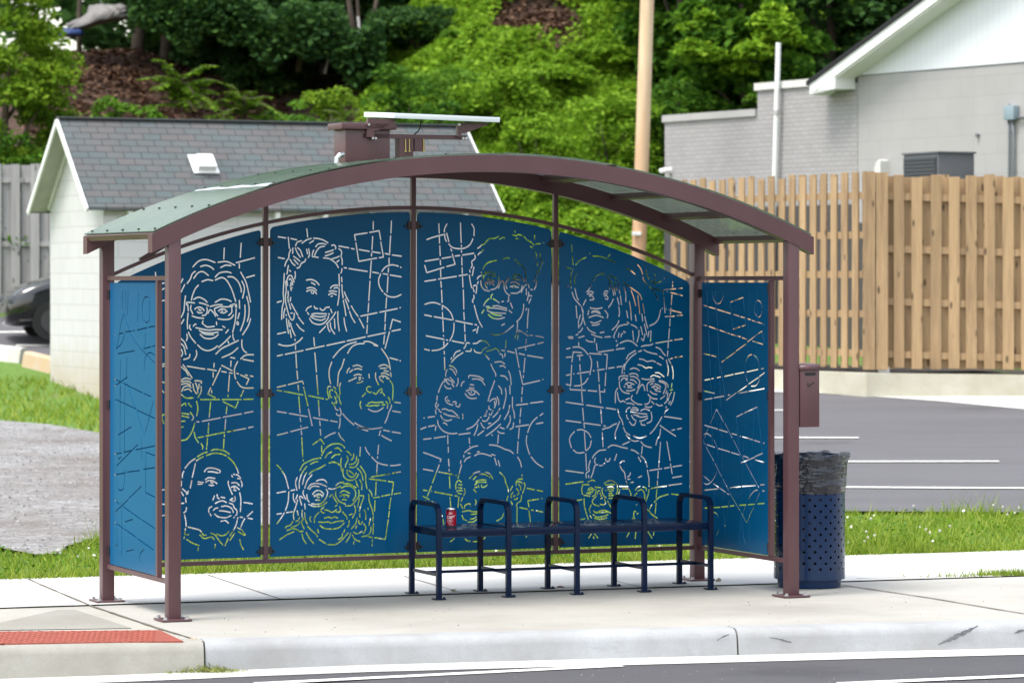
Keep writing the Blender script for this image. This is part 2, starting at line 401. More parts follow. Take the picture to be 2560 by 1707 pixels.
M_['carblack'] = surf('car_black', (0.004, 0.004, 0.006), 0.12, 0.1, 2, coat=0.8, bstr=0)
M_['carglass'] = surf('car_glass', (0.55, 0.58, 0.6), 0.06, 0.1, 2, metal=0.75, bstr=0)
M_['darkwall'] = surf('dark_grey_wall', (0.055, 0.056, 0.06), 0.7, 0.15, 2)
M_['darkrim'] = surf('dark_rim', (0.05, 0.05, 0.052), 0.4, 0.2, 9)
M_['tyre'] = surf('tyre', (0.012, 0.012, 0.012), 0.8, 0.2, 9)
M_['lamp'] = surf('headlamp', (0.10, 0.11, 0.12), 0.1, 0.1, 9, bstr=0)
M_['stop'] = concrete('wheel_stop_concrete', (0.55, 0.535, 0.50), (0.40, 0.38, 0.34), 2.5)
M_['stopyellow'] = concrete('painted_wheel_stop', (0.46, 0.33, 0.20), (0.42, 0.37, 0.31), 4)
M_['canred'] = surf('can_red', (0.42, 0.005, 0.030), 0.22, 0.12, 8, metal=0.35, bstr=0)
M_['canmaroon'] = surf('can_maroon', (0.12, 0.004, 0.02), 0.25, 0.2, 8, metal=0.35, bstr=0)
M_['silver'] = surf('can_silver', (0.75, 0.75, 0.77), 0.22, 0.05, 8, metal=0.9, bstr=0)
M_['print'] = surf('can_print', (0.72, 0.60, 0.64), 0.5, 0.05, 8, bstr=0)
M_['stone'] = surf('pebble', (0.30, 0.25, 0.20), 0.9, 0.4, 30)
M_['gravelstone'] = leaf_mat('gravel_stone', (0.15, 0.145, 0.145), (0.25, 0.245, 0.245), (0.38, 0.375, 0.375), 0.0)
M_['grit'] = surf('grit', (0.06, 0.05, 0.04), 0.9, 0.4, 30, bstr=0)
M_['litter'] = surf('dead_leaf', (0.20, 0.085, 0.05), 0.9, 0.4, 30)

def polycarb():
    m, t, b = new_mat('tinted_polycarbonate')
    v = coords(t)
    f = noise(t, coords(t, (0.8, 3, 1)), 2.2, 5, 0.7)
    b.inputs['Roughness'].default_value = 0.16
    f2 = noise(t, coords(t, (1.5, 5, 1), (0, 0, R(12))), 3.5, 4, 0.6)
    c = ramp(t, f, [(0.3, (0.030, 0.085, 0.045)), (0.7, (0.085, 0.165, 0.090))])
    c = mix(t, ramp(t, f2, [(0.5, (0, 0, 0)), (0.75, (0.5, 0.5, 0.5))]), c, (0.15, 0.22, 0.06))  # green and yellow-green mottling put into the colour for the reflected bank
    t.links.new(c, b.inputs['Base Color']); b.inputs['Specular IOR Level'].default_value = 0.35
    tr = N(t, 'ShaderNodeBsdfTransparent'); tr.inputs[0].default_value = (0.72, 0.76, 0.73, 1)
    tl = N(t, 'ShaderNodeBsdfTranslucent'); tl.inputs[0].default_value = (0.42, 0.46, 0.43, 1)
    m1 = N(t, 'ShaderNodeMixShader'); m1.inputs[0].default_value = 0.45
    ms = N(t, 'ShaderNodeMixShader'); ms.inputs[0].default_value = 0.46
    t.links.new(tr.outputs[0], m1.inputs[1]); t.links.new(tl.outputs[0], m1.inputs[2])
    t.links.new(b.outputs[0], ms.inputs[1]); t.links.new(m1.outputs[0], ms.inputs[2])
    t.links.new(ms.outputs[0], t.nodes['Material Output'].inputs[0]); return m
M_['poly'] = polycarb()

def bagfilm():
    m, t, b = new_mat('smoke_bag_film'); v = coords(t)
    b.inputs['Base Color'].default_value = (0.012, 0.013, 0.021, 1); b.inputs['Roughness'].default_value = 0.17
    b.inputs['Specular IOR Level'].default_value = 0.9
    n = noise(t, coords(t, (1.0, 1.0, 5), (0, R(32), 0)), 5, 2, 0.45)
    bump(t, b, n, 1.0, 0.035)
    tr = N(t, 'ShaderNodeBsdfTransparent'); tr.inputs[0].default_value = (0.75, 0.75, 0.8, 1)
    ms = N(t, 'ShaderNodeMixShader'); ms.inputs[0].default_value = 0.3
    t.links.new(b.outputs[0], ms.inputs[1]); t.links.new(tr.outputs[0], ms.inputs[2])
    t.links.new(ms.outputs[0], t.nodes['Material Output'].inputs[0]); return m
M_['bag'] = bagfilm()

# ------------------------------------------------------------------ the lie of the land
def sstep(a, b, x):
    t = np.clip((np.asarray(x, float) - a) / (b - a), 0, 1); return t * t * (3 - 2 * t)

GE0 = np.array([-3.407, 23.952]); GED = np.array([0.941, 0.3385]); GED = GED / np.hypot(*GED); GEN = np.array([-GED[1], GED[0]])   # back edge of the sidewalk

def bumps(x, y):
    return (np.sin(x * .9 + 1.3 * np.sin(y * .31)) * np.sin(y * .8 + .7) * .5 + np.sin(x * 2.1 + y * 1.3) * .25 + np.sin(x * .37 - y * .53 + 2.) * .6)

def ground_h(x, y):
    x = np.asarray(x, float); y = np.asarray(y, float)
    w = sstep(-2.5, 1.5, x)
    yc = np.minimum(y, 64.5)
    left = .03 * np.maximum(0, yc - 45) + .07 * np.maximum(0, yc - 51.5)
    right = .031 * np.maximum(0, yc - 30)
    h = left * (1 - w) + right * w + .05 * np.maximum(0, yc - 50) * sstep(-2, 0, x) * (1 - sstep(2.2, 3.6, x))
    toe = 64.5 + 2.5 * sstep(2, 7, x)
    k = np.maximum(0, y - toe)
    hill = .36 * np.minimum(k, 17) + .04 * np.clip(k - 17, 0, 40)
    hill = hill * (.93 - .11 * sstep(-9, -6.5, x) + .40 * sstep(-4.5, .5, x)) + .16 * sstep(0, 4, k) * bumps(x, y)
    return h + hill

def ground_at(px, py, off=0.0):
    """where the line of sight through a photo pixel meets the land"""
    a = (px - 1280) / F; b = -(py - YH) / F
    Y = 12.0
    while Y < 160:
        if H + b * Y < float(ground_h(a * Y, Y)): break
        Y += .05
    return np.array([a * Y, Y])

def walk_at(px, py, z=0.0):
    Y = F * (H - z) / (py - YH); return np.array([(px - 1280) / F * Y, Y])

def cdt_tris(outer, cuts=(), extra=()):
    """constrained triangulation of outer minus cuts -> 2-D verts, tris"""
    outer = [tuple(map(float, p)) for p in outer]
    if sum(a[0] * b[1] - b[0] * a[1] for a, b in zip(outer, outer[1:] + outer[:1])) < 0: outer = outer[::-1]
    vs = [Vector(p) for p in outer]; fs = [list(range(len(vs)))]
    for c in cuts:
        n = len(vs); vs += [Vector((float(p[0]), float(p[1]))) for p in c]; fs.append(list(range(n, len(vs))))
    vs += [Vector((float(p[0]), float(p[1]))) for p in extra]
    V, E, T, ov, oe, of = delaunay_2d_cdt(vs, [], fs, 0, 1e-7, True)
    if cuts: keep = [t for t, o in zip(T, of) if 0 in o and len(o) == 1]
    else:
        m = np.array([[sum(V[i].x for i in t) / 3, sum(V[i].y for i in t) / 3] for t in T]); ok = inside(outer, m)
        keep = [t for t, k in zip(T, ok) if k]
    return V, keep

def drape(name, poly, mat, off, kind='structure', label=None, cat=None, step=1.2):
    poly = np.array(poly, float)
    lo, hi = poly.min(0), poly.max(0)
    pts = [(x, y) for x in np.arange(lo[0], hi[0], step) for y in np.arange(lo[1], hi[1], step)]
    dense = []
    for i in range(len(poly)):
        a, b = poly[i], poly[(i + 1) % len(poly)]; n = max(1, int(np.hypot(*(b - a)) / step))
        dense += [a + (b - a) * j / n for j in range(n)]
    V, T = cdt_tris(dense, (), pts)
    mb = MB(); mb.add([(v.x, v.y, float(ground_h(v.x, v.y)) + off) for v in V], [tuple(t) for t in T])
    o = mb.build(name, mat, smooth='all')
    return tag(o, label, cat, None, kind)

def inside(poly, P):
    poly = np.asarray(poly, float); c = np.zeros(len(P), bool); j = len(poly) - 1
    for i in range(len(poly)):
        a, b = poly[i], poly[j]
        hit = ((a[1] > P[:, 1]) != (b[1] > P[:, 1])) & (P[:, 0] < (b[0] - a[0]) * (P[:, 1] - a[1]) / (b[1] - a[1] + 1e-12) + a[0])
        c ^= hit; j = i
    return c

def fast_mesh(name, verts, nper, mat, parent=None, loc=None):
    """many separate n-gons: verts (k, nper, 3)"""
    k = len(verts); me = bpy.data.meshes.new(name)
    me.vertices.add(k * nper); me.vertices.foreach_set('co', np.asarray(verts, np.float32).ravel())
    me.loops.add(k * nper); me.loops.foreach_set('vertex_index', np.arange(k * nper, dtype=np.int32))
    me.polygons.add(k); me.polygons.foreach_set('loop_start', np.arange(0, k * nper, nper, dtype=np.int32))
    me.materials.append(mat); me.update(calc_edges=True); me.validate()
    o = bpy.data.objects.new(name, me)
    if parent: o.parent = parent
    if loc is not None: o.location = loc
    col.objects.link(o); return o

def leaf_quads(C, size, up=0.5, droop=0.0, slim=0.5):
    """one rhombic leaf at each centre"""
    n = len(C); nrm = rng.normal(size=(n, 3)); nrm[:, 2] = np.abs(nrm[:, 2]) + up * 1.5
    nrm /= np.linalg.norm(nrm, axis=1)[:, None]
    a = rng.normal(size=(n, 3)); a[:, 2] -= droop * 1.5
    a -= nrm * (a * nrm).sum(1)[:, None]; a /= np.linalg.norm(a, axis=1)[:, None]; b = np.cross(nrm, a)
    s = size * rng.uniform(.6, 1.35, n)[:, None]
    return np.stack([C - a * s * .5, C + b * s * slim * .5 - a * s * .05, C + a * s * .5, C - b * s * slim * .5 - a * s * .05], 1)

def clump_points(n, centre, radii, nclump, cr, hollow=0.55):
    """points on the upper shells of clumps scattered through an ellipsoid"""
    c = rng.normal(size=(nclump, 3)); c /= np.linalg.norm(c, axis=1)[:, None]
    c *= rng.uniform(hollow, 1.0, nclump)[:, None] ** .6
    c = np.array(centre) + c * np.array(radii)
    r = cr * rng.uniform(.55, 1.35, nclump)
    w = r ** 2; idx = rng.choice(nclump, n, p=w / w.sum())
    q = rng.normal(size=(n, 3)); q /= np.linalg.norm(q, axis=1)[:, None]
    q[:, 2] = np.where(q[:, 2] < -.25, -q[:, 2], q[:, 2])
    q *= rng.uniform(.55, 1.08, n)[:, None] * np.array([1.15, 1.15, .75])
    return c[idx] + q * r[idx][:, None]
# line art cut through the metal panels, traced in crops: (left, top, scale, strokes); '!' = straight corners
ART = {
'A': (200,500,.31888,"""
885,525 930,480 990,467 1060,490;945,522 985,512 1025,525 1050,545;1082,488 1150,483 1215,512;1103,530 1140,512 1185,515
840,655 865,620 880,580 905,558;892,615 925,572 965,562 1008,592;955,640 1000,625 1042,632;1060,605 1095,572 1150,563 1187,572
1060,628 1110,608 1150,630 1190,700 1222,795;1158,602 1200,605 1240,640 1262,690 1265,722;1270,635 1290,690 1275,770
1260,565 1300,640 1320,715 1338,800;1250,500 1250,535;1128,465 1132,375;1257,450 1265,338;1225,492 1300,472 1370,453;1305,608 1370,590
595,605 592,567;790,650 808,617;793,722 808,690 822,662;873,787 885,740 905,695 930,667;890,780 930,762 975,780 998,802
1060,802 1105,778 1150,780 1187,795;835,825 840,802 900,807;845,815 850,870;935,805 975,815 1010,830;872,825 868,855 885,892
878,908 920,922 972,927;995,842 998,870 985,900 958,905;1020,835 1070,822 1118,820;1055,850 1100,835 1150,838 1200,832
1175,828 1215,815 1220,840;1055,848 1060,880 1082,908;1082,930 1130,937 1180,930 1205,900;1190,840 1190,880 1165,905
1003,890 1020,860 1045,880 1065,912;900,855 925,840 955,845 975,868;918,875 935,885 960,882;930,852 940,865 952,860
1085,870 1110,853 1135,858 1155,875;1100,880 1125,885 1145,878;1110,862 1120,872;965,945 960,965 970,975;975,980 1000,995 1055,990
1070,955 1072,978;888,990 900,975 912,973;863,978 860,1000 872,1020;908,1000 960,1012 1010,1020 1060,1015 1118,1017
935,1022 975,1038 1030,1042 1085,1035;950,1035 985,1052 1050,1055;942,1052 975,1080 1020,1087 1060,1075 1085,1052
1118,988 1138,1000;1143,1043 1165,1015;850,1035 870,1075 908,1122;922,1135 960,1168 1005,1180 1050,1165 1078,1142
1085,1155 1130,1118 1180,1067;848,885 842,960 845,1010;1225,850 1220,930 1210,985 1197,1038;1225,815 1230,840;1250,785 1252,850
1250,885 1238,930;1235,950 1230,970 1243,975 1240,955;1293,822 1295,880 1285,950 1258,1025;1308,755 1325,830 1325,900 1312,952
1338,930 1318,990 1275,1057;1200,1050 1200,1075 1210,1100;838,1050 842,1075 835,1103;793,920 815,870 820,810 828,750;795,970 815,935
792,1085 820,1115 840,1165;1160,1105 1167,1125;1065,1207 1110,1165 1170,1135 1243,1100;1113,1235 1190,1200 1240,1157
1270,1095 1270,1145 1285,1180 1308,1197;912,1178 915,1215 893,1257;862,1207 855,1235 812,1250;792,1125 815,1150 830,1210
795,1170 805,1200 795,1225;1260,1245 1300,1215 1362,1212;1180,1233 1215,1240;1277,1248 1362,1263;1185,1260 1182,1305
1237,1265 1212,1320 1215,1380 1222,1402;1232,1423 1260,1460 1300,1473 1360,1472;!1110,1295 1195,1337;!1103,1315 1040,1450
1228,1357 1245,1363;!1260,1370 1325,1402 1305,1445;840,1302 980,1325;1000,1325 1070,1337;1110,1343 1148,1350;1170,1353 1195,1357
1335,1378 1358,1382;1295,1370 1315,1375;1053,1278 1050,1312;1045,1350 1045,1388;1173,1370 1163,1500;1162,1525 1160,1543
!1025,1470 1003,1520 1063,1550;1033,1490 1033,1512;1283,1490 1260,1540;808,1290 850,1350 880,1395;793,1305 830,1340 850,1375
795,1410 830,1395 870,1405;795,1425 840,1418 872,1432;795,1445 835,1437 868,1450;797,1500 815,1465 850,1455 872,1470
815,1490 850,1480 875,1500;793,1520 830,1550 890,1550;900,1415 950,1420 950,1438;885,1440 895,1490 918,1520;905,1430 920,1470 925,1510
935,1440 930,1480;950,1460 950,1500 925,1548;945,1563 1095,1563;1115,1563 1265,1563;1283,1562 1358,1560
640,655 662,650;640,705 662,692;640,790 663,787;640,1150 663,1157;640,1288 663,1283;640,1305 663,1300;640,1425 663,1430;640,1490 660,1510"""),
'B': (200,950,.31888,"""
915,165 925,220 915,280;795,200 825,180 830,200;850,180 875,210;800,258 855,268;800,280 855,292;865,252 890,290 878,315;795,322 825,320
900,335 880,400 840,460 795,473;915,325 935,327;958,322 1103,295;1122,290 1268,263;1290,258 1358,245;895,405 905,450 930,490;950,495 963,520 960,540
925,450 970,442;988,437 1137,408;1155,405 1300,378;1320,372 1358,365;1025,170 1013,290;1010,335 1005,415;1000,450 995,515;993,525 992,542
1153,205 1147,265;1143,305 1137,390;1133,425 1132,443;1130,460 1125,535;!1123,168 1220,218 1240,168;795,368 812,365;640,300 650,270 662,272;645,305 658,340
920,600 960,575 1000,562;1028,552 1060,542 1105,547 1135,555 1172,580;912,633 940,612 968,598;990,590 1050,572 1110,578 1147,592
823,690 860,645 905,612;1160,602 1200,640 1230,690 1243,730;803,765 805,735 815,712;905,652 895,700 880,762;877,785 865,845;797,790 795,830
803,850 848,890;850,868 835,895;795,875 812,905;828,920 832,957;795,965 815,963;835,997 830,1025 812,1040;820,1055 830,1100 833,1145
848,1150 900,1163 940,1175 965,1210 990,1213;828,1160 822,1205 852,1210;938,1210 975,1240 1030,1227 1052,1248;1025,1197 1060,1213 1090,1255 1120,1292
1162,1238 1137,1298;1072,1205 1110,1218 1145,1207 1168,1182;1238,1075 1222,1140 1175,1220;1213,1197 1175,1255;1233,1155 1270,1175 1297,1215;1240,1185 1290,1215
1253,1248 1262,1290 1283,1328;820,1225 815,1240;838,1247 880,1275 935,1295;928,1312 925,1335;1060,1285 1058,1318
975,717 1000,690 1050,690 1098,708 1095,725;1003,717 1040,717 1085,727;982,780 1010,763 1060,770;985,800 1010,785 1045,790 1075,810
1012,820 1035,825 1050,822;1025,795 1035,808 1045,800;925,795 950,800 968,800;925,815 960,812;1190,745 1197,758;1213,740 1205,735
1222,740 1240,745 1260,770 1235,770;1163,790 1165,820 1195,895;1188,805 1225,803 1250,825;1185,840 1215,830 1250,858;1205,860 1225,865
1205,835 1215,850;1262,787 1272,815 1267,835;1253,880 1262,940 1258,1030;1055,905 1042,940;1075,895 1080,920 1095,930;1105,915 1137,922
1175,940 1195,925 1200,930;1215,910 1218,935 1205,950 1185,940;1060,965 1090,950 1120,945 1150,958;1170,960 1200,975 1210,1000 1230,1020 1230,1050 1220,1058
1035,988 1012,1005 1010,1035;1020,1045 1028,1062;1045,1020 1060,1005 1082,1000;1108,990 1150,985 1190,1005 1203,1035;1092,1022 1130,1025 1180,1035
1055,1047 1085,1070 1140,1077 1185,1060;1105,1105 1140,1100 1165,1120;1285,957 1353,968;1255,1072 1277,1075;1318,1080 1353,1087
1355,1028 1310,1068;1293,1083 1275,1115 1262,1150;1213,1070 1205,1078;640,860 664,857;640,970 664,973;643,1060 664,1058"""),
'C': (640,500,.26786,"""
207,343 280,355;325,360 382,372;302,347 312,452;475,268 483,347;370,430 385,395 428,380;428,405 470,375 517,358;500,403 540,378;537,357 590,362 640,380 673,402
557,438 580,412 620,407 655,415;525,522 530,490 540,467;547,518 570,470 600,440 640,432;705,425 730,420 745,440 742,458;773,430 868,447;890,453 918,458
962,463 1060,480;1083,483 1160,495;1205,500 1252,508;1273,513 1358,525;473,458 482,505;492,455 500,510 488,538;525,530 545,530 583,537;345,447 343,500
367,445 385,490 415,535;387,445 415,470 437,530;648,490 690,478 725,465;645,523 690,508 723,492;710,548 745,540 778,525;755,578 778,562
773,453 800,480 795,525 805,560 805,605;628,540 690,550 745,590 770,632;325,460 310,500 305,540 280,580 270,617;350,525 380,545 410,572
318,553 340,590 367,612;355,555 375,580 395,600;465,548 455,575 425,590 405,628 382,635;207,537 267,548;823,632 847,635;868,640 1040,667;1088,673 1145,683
1187,688 1233,695;1252,700 1357,717;803,640 800,665 793,682;303,610 290,692;313,655 325,668;365,668 368,700 362,738
265,685 260,780 255,870 260,940 245,1010 240,1115;278,755 283,840 275,890;295,800 290,750 305,710 330,705 345,735 357,768;310,745 320,735 338,760 343,795
325,770 330,790 318,803;340,820 325,820 330,845;300,850 303,895;325,907 320,945;275,895 278,960 295,1030 310,1080 335,1120 355,1100 358,1055
297,900 303,955;272,1010 262,1050 258,1100;310,965 325,1018;330,965 365,1030 392,1075;325,1055 340,1055;395,1090 420,1125 445,1155;280,1070 285,1078
380,1155 410,1195 450,1225;285,1105 290,1160 305,1245;305,1120 312,1185;318,1210 330,1283;320,1145 340,1210 367,1268;800,720 803,765;775,690 780,805
778,825 775,900 762,983;803,788 805,850 815,915;825,857 845,905 868,948;833,925 855,980 867,1020;815,935 830,1010 840,1080;873,1038 895,1095 925,1145
890,987 920,1040 955,1087;963,1105 990,1155 1007,1193;822,1100 830,1160 847,1225;745,1045 710,1100 658,1160;765,1040 765,1120 778,1222;733,1108 738,1200
695,1145 700,1195 735,1250;670,1160 675,1200 692,1230;650,1178 592,1238;470,748 515,742 560,760 590,793;517,770 553,790;475,825 505,817 545,825 567,847
472,852 510,840 545,850 567,877;515,855 525,872;540,860 535,875;695,825 710,805 740,795 767,797;728,825 745,818 770,820;683,853 710,848 755,855
678,885 710,870 752,885;700,900 715,895;467,1035 480,1010 518,990;543,990 555,1012 577,1012;597,1010 615,1028 635,1025 655,1003 688,1000;697,1017 710,1052
480,1050 495,1068;520,1065 560,1058 600,1060 660,1062;677,1060 688,1068;520,1078 560,1085 610,1090 655,1080;508,1085 550,1110 610,1122 650,1103
500,1105 530,1145 590,1162 640,1145 672,1105 677,1080;198,955 240,942;200,1250 280,1232;210,1345 270,1360 340,1352 400,1318 435,1282;365,1297 366,1312
370,1355 370,1395;373,1435 380,1568;540,1282 547,1360;550,1425 565,1605;198,1455 248,1443;273,1440 442,1403;465,1397 638,1360;660,1357 830,1320;850,1315 1022,1277
1043,1273 1210,1238;1268,1223 1350,1207;1095,200 1095,275;1265,195 1260,310;1257,333 1248,493;1243,540 1243,597;1238,635 1235,675;1233,712 1225,862
1220,910 1213,1010;1210,1050 1205,1135;1207,1155 1203,1213;1200,1260 1193,1343;1090,340 1083,465;1080,497 1078,525;1077,568 1065,730;1065,757 1053,940
1053,960 1047,1045;1043,1085 1040,1143;1040,1165 1035,1245;!1040,308 920,325 930,378;!1060,303 1150,287 1165,370;!933,400 960,573 1128,542
!1165,390 1190,533 1148,540;1175,667 1210,625 1270,605 1330,618;1350,625 1355,633;1165,687 1145,745 1155,810 1185,857;1198,872 1240,900 1300,905 1355,882
978,1083 1132,1052;1155,1047 1320,1013;1343,1005 1350,1003;!1350,1138 1275,1113 1252,1205;1247,1228 1205,1385;720,1470 780,1400 850,1350 938,1323
855,1430 890,1375 940,1345 1013,1338;1005,1322 1060,1322 1138,1360;1100,1353 1138,1362;1172,1385 1220,1455 1240,1500 1255,1585;1250,1472 1325,1492;1343,1498 1350,1502"""),
'D': (640,800,.26786,"""
708,390 685,460 685,530 697,592;825,362 800,440 772,495 762,615;905,430 950,420 990,437;918,460 950,452 987,462;875,485 905,462;850,493 855,470 873,447
915,517 950,505 985,512;865,570 900,555 938,535;960,530 975,550 960,560;978,530 965,545;943,587 975,582 998,568;997,540 1000,545;1055,503 1058,540
1118,490 1118,540 1145,605;1147,432 1180,417 1215,420 1240,440;1160,450 1220,448;1195,470 1237,480;1170,500 1200,493 1245,515;1150,535 1175,520 1210,525 1245,550
1155,550 1190,580;1190,525 1185,540;1215,530 1230,550;1257,488 1262,527;1250,565 1270,590 1280,640 1275,745;1072,622 1045,622 1033,650 1060,675 1080,668
1095,675 1120,690 1150,655 1175,640 1175,670 1160,677;1022,680 992,715;1185,680 1202,705;1235,718 1248,745 1250,775;978,757 972,790 983,825
1045,778 1080,765 1120,770 1170,765 1190,770;1027,793 1060,802 1100,795 1130,798 1152,790;1175,790 1205,790;1213,758 1230,785 1225,822
1048,828 1090,850 1140,848 1190,815;1265,790 1262,815 1240,860 1230,900 1203,960;700,620 675,620 668,665 683,733;685,668 700,650 718,655
690,670 690,700 708,725;725,622 747,643;735,660 755,690 757,725;735,712 755,770 732,770;790,585 780,630 787,690;775,700 780,740 795,785
708,765 735,800 745,830 767,840;782,820 795,860 785,890 760,885 750,868;785,910 785,960 775,1010;770,1050 790,1090 828,1130;810,872 850,920 915,978
920,957 980,990 1060,1013 1120,1010 1178,1000;945,1003 1000,1020 1047,1033;1163,1030 1150,1075;1190,1025 1248,1037;1270,1042 1350,1055;1173,1075 1215,1100 1265,1125
1290,765 1350,773;1275,848 1350,860;198,627 280,607;!302,602 433,568 445,597;198,655 243,662;263,665 437,697;490,705 630,733;653,737 668,738;445,625 485,800
490,828 525,985;198,852 285,865;310,870 480,900;535,910 672,935;695,938 760,950;198,1073 298,1048;323,1040 485,998;383,472 390,552;393,605 398,660
400,713 412,865;413,910 417,945;418,985 420,993;423,1030 427,1070;428,1095 437,1275;440,1300 443,1313;567,512 580,693;583,745 593,895;595,940 600,985
600,1015 605,1073;613,1170 615,1230;!530,1162 603,1108 637,1157;640,1098 690,1068 742,1048;1020,1185 1035,1220 1062,1257;975,1183 970,1268;1145,1165 1138,1250
1135,1272 1135,1288;1133,1335 1128,1432"""),
'E': (640,1000,.26786,"""
612,517 650,450 700,415 755,405 800,415 830,445;735,450 770,447 800,478;645,538 670,500 708,482;705,540 740,510 785,505;410,655 440,600 480,575 540,550 608,538
508,597 540,580 580,570;405,825 405,760 430,680 475,615;435,785 450,720 473,672;455,820 480,750 525,693;497,690 530,660 590,635 648,602;680,587 720,577 760,588 783,607
797,540 792,590 800,660;845,475 865,485 888,515;848,520 860,555 838,600 835,627;913,500 910,535 890,558;940,520 935,565 905,595 870,597
957,548 950,590 920,625 873,625;945,632 985,680 1000,745;975,613 1010,665 1025,700 1025,760 1037,825;813,637 815,700 850,740 900,745 940,720 957,688
850,650 855,690 890,717 925,700 937,675;868,655 912,690;385,720 370,770 383,840;933,750 945,790 957,810;968,742 987,780 988,835;563,755 600,740 640,745 663,770
483,825 510,787 560,775 610,783 660,805;497,832 530,802 590,805;675,822 720,828 790,800;745,795 780,770 820,765;795,818 840,800 890,805 925,840 930,890 905,938
817,780 870,780 935,815;655,830 670,860 650,920 610,960 565,970 518,965;445,840 440,870 465,925;475,880 480,920 497,950;493,970 540,990 610,985 663,950
685,905 710,880 730,915 763,962;745,845 745,890 775,940 833,968;835,985 890,980 930,935 960,890 960,835;528,877 560,845 600,845 635,875;540,890 580,880 630,890
545,900 575,875 610,880;570,885 575,905 595,905;557,930 597,932;620,890 615,905;783,865 820,843 877,868;783,895 820,880 870,890;815,885 830,905;805,925 845,930
865,885 860,905;637,993 608,1020 615,1045 637,1050;638,1020 680,1030 710,1045 755,1018;740,988 757,977;780,990 790,1025 775,1043 745,1040;590,1043 550,1090 545,1140
510,1085 503,1110 513,1135;807,1040 845,1085 850,1110;920,980 930,1030 900,1100;870,1070 897,1060;640,1100 675,1090 705,1100 730,1088 763,1098
583,1135 630,1138 680,1135 700,1145 760,1130 818,1125;597,1167 640,1195 720,1200 780,1185 825,1140;870,1122 868,1160 853,1183;575,1203 585,1237;830,1205 820,1230
808,1242 800,1280 765,1300;455,1050 460,1110 480,1155;433,1025 430,1080 440,1110 425,1140 450,1200;480,1175 520,1215 555,1245 575,1273;468,1232 500,1290 540,1338
590,1297 655,1340;670,1345 740,1345 800,1305 860,1237;885,1237 870,1280 840,1325;430,1245 440,1290 468,1338;350,870 350,920 367,955;388,880 373,925
390,930 370,1000 350,1060 355,1115;385,1030 395,1072;407,900 420,895 440,915;405,900 427,978;455,965 460,1015;408,1095 390,1120 372,1128
410,1130 385,1165 330,1185;345,1130 320,1165 278,1180 278,1195;290,1215 340,1197 380,1205 410,1225 440,1220;220,1300 285,1255;293,1252 355,1225
970,890 1000,890 1005,905 985,960 965,1035;965,912 950,995;1010,1020 1025,1060 1025,1112;945,1098 930,1150 890,1200;968,1055 970,1090
960,1120 960,1145 980,1155 993,1130;1005,1150 1025,1185 1015,1225 1000,1242;940,1170 930,1197;910,1230 945,1245 995,1220;900,1255 920,1295 970,1318;915,1318 912,1342
1055,835 1080,870 1083,897;1052,875 1060,950 1085,1020 1095,1080 1090,1130;1045,1005 1048,1020;1070,1100 1065,1125;1060,1135 1055,1168;1075,1180 1070,1225 1040,1260 985,1272
195,602 235,645;242,658 275,715 305,825;307,853 300,950 275,1030;265,1050 230,1105 195,1152;195,865 278,850;325,843 365,835;195,1063 240,1055;283,1048 340,1040
1080,528 1120,570 1170,595 1230,607;1255,610 1300,608 1350,600;1132,590 1127,685;1122,760 1117,885;1112,935 1107,1035;1097,1148 1092,1250;1088,1295 1085,1330;1085,1345 1085,1358
1078,715 1250,687;1272,682 1350,668;1055,732 1215,753;!1235,757 1285,765 1268,885;1095,910 1155,902;1175,895 1250,880;1290,875 1350,865;1260,908 1245,1015
1245,1035 1238,1090;!1235,1112 1208,1297 1105,1280;1045,1273 1085,1278"""),
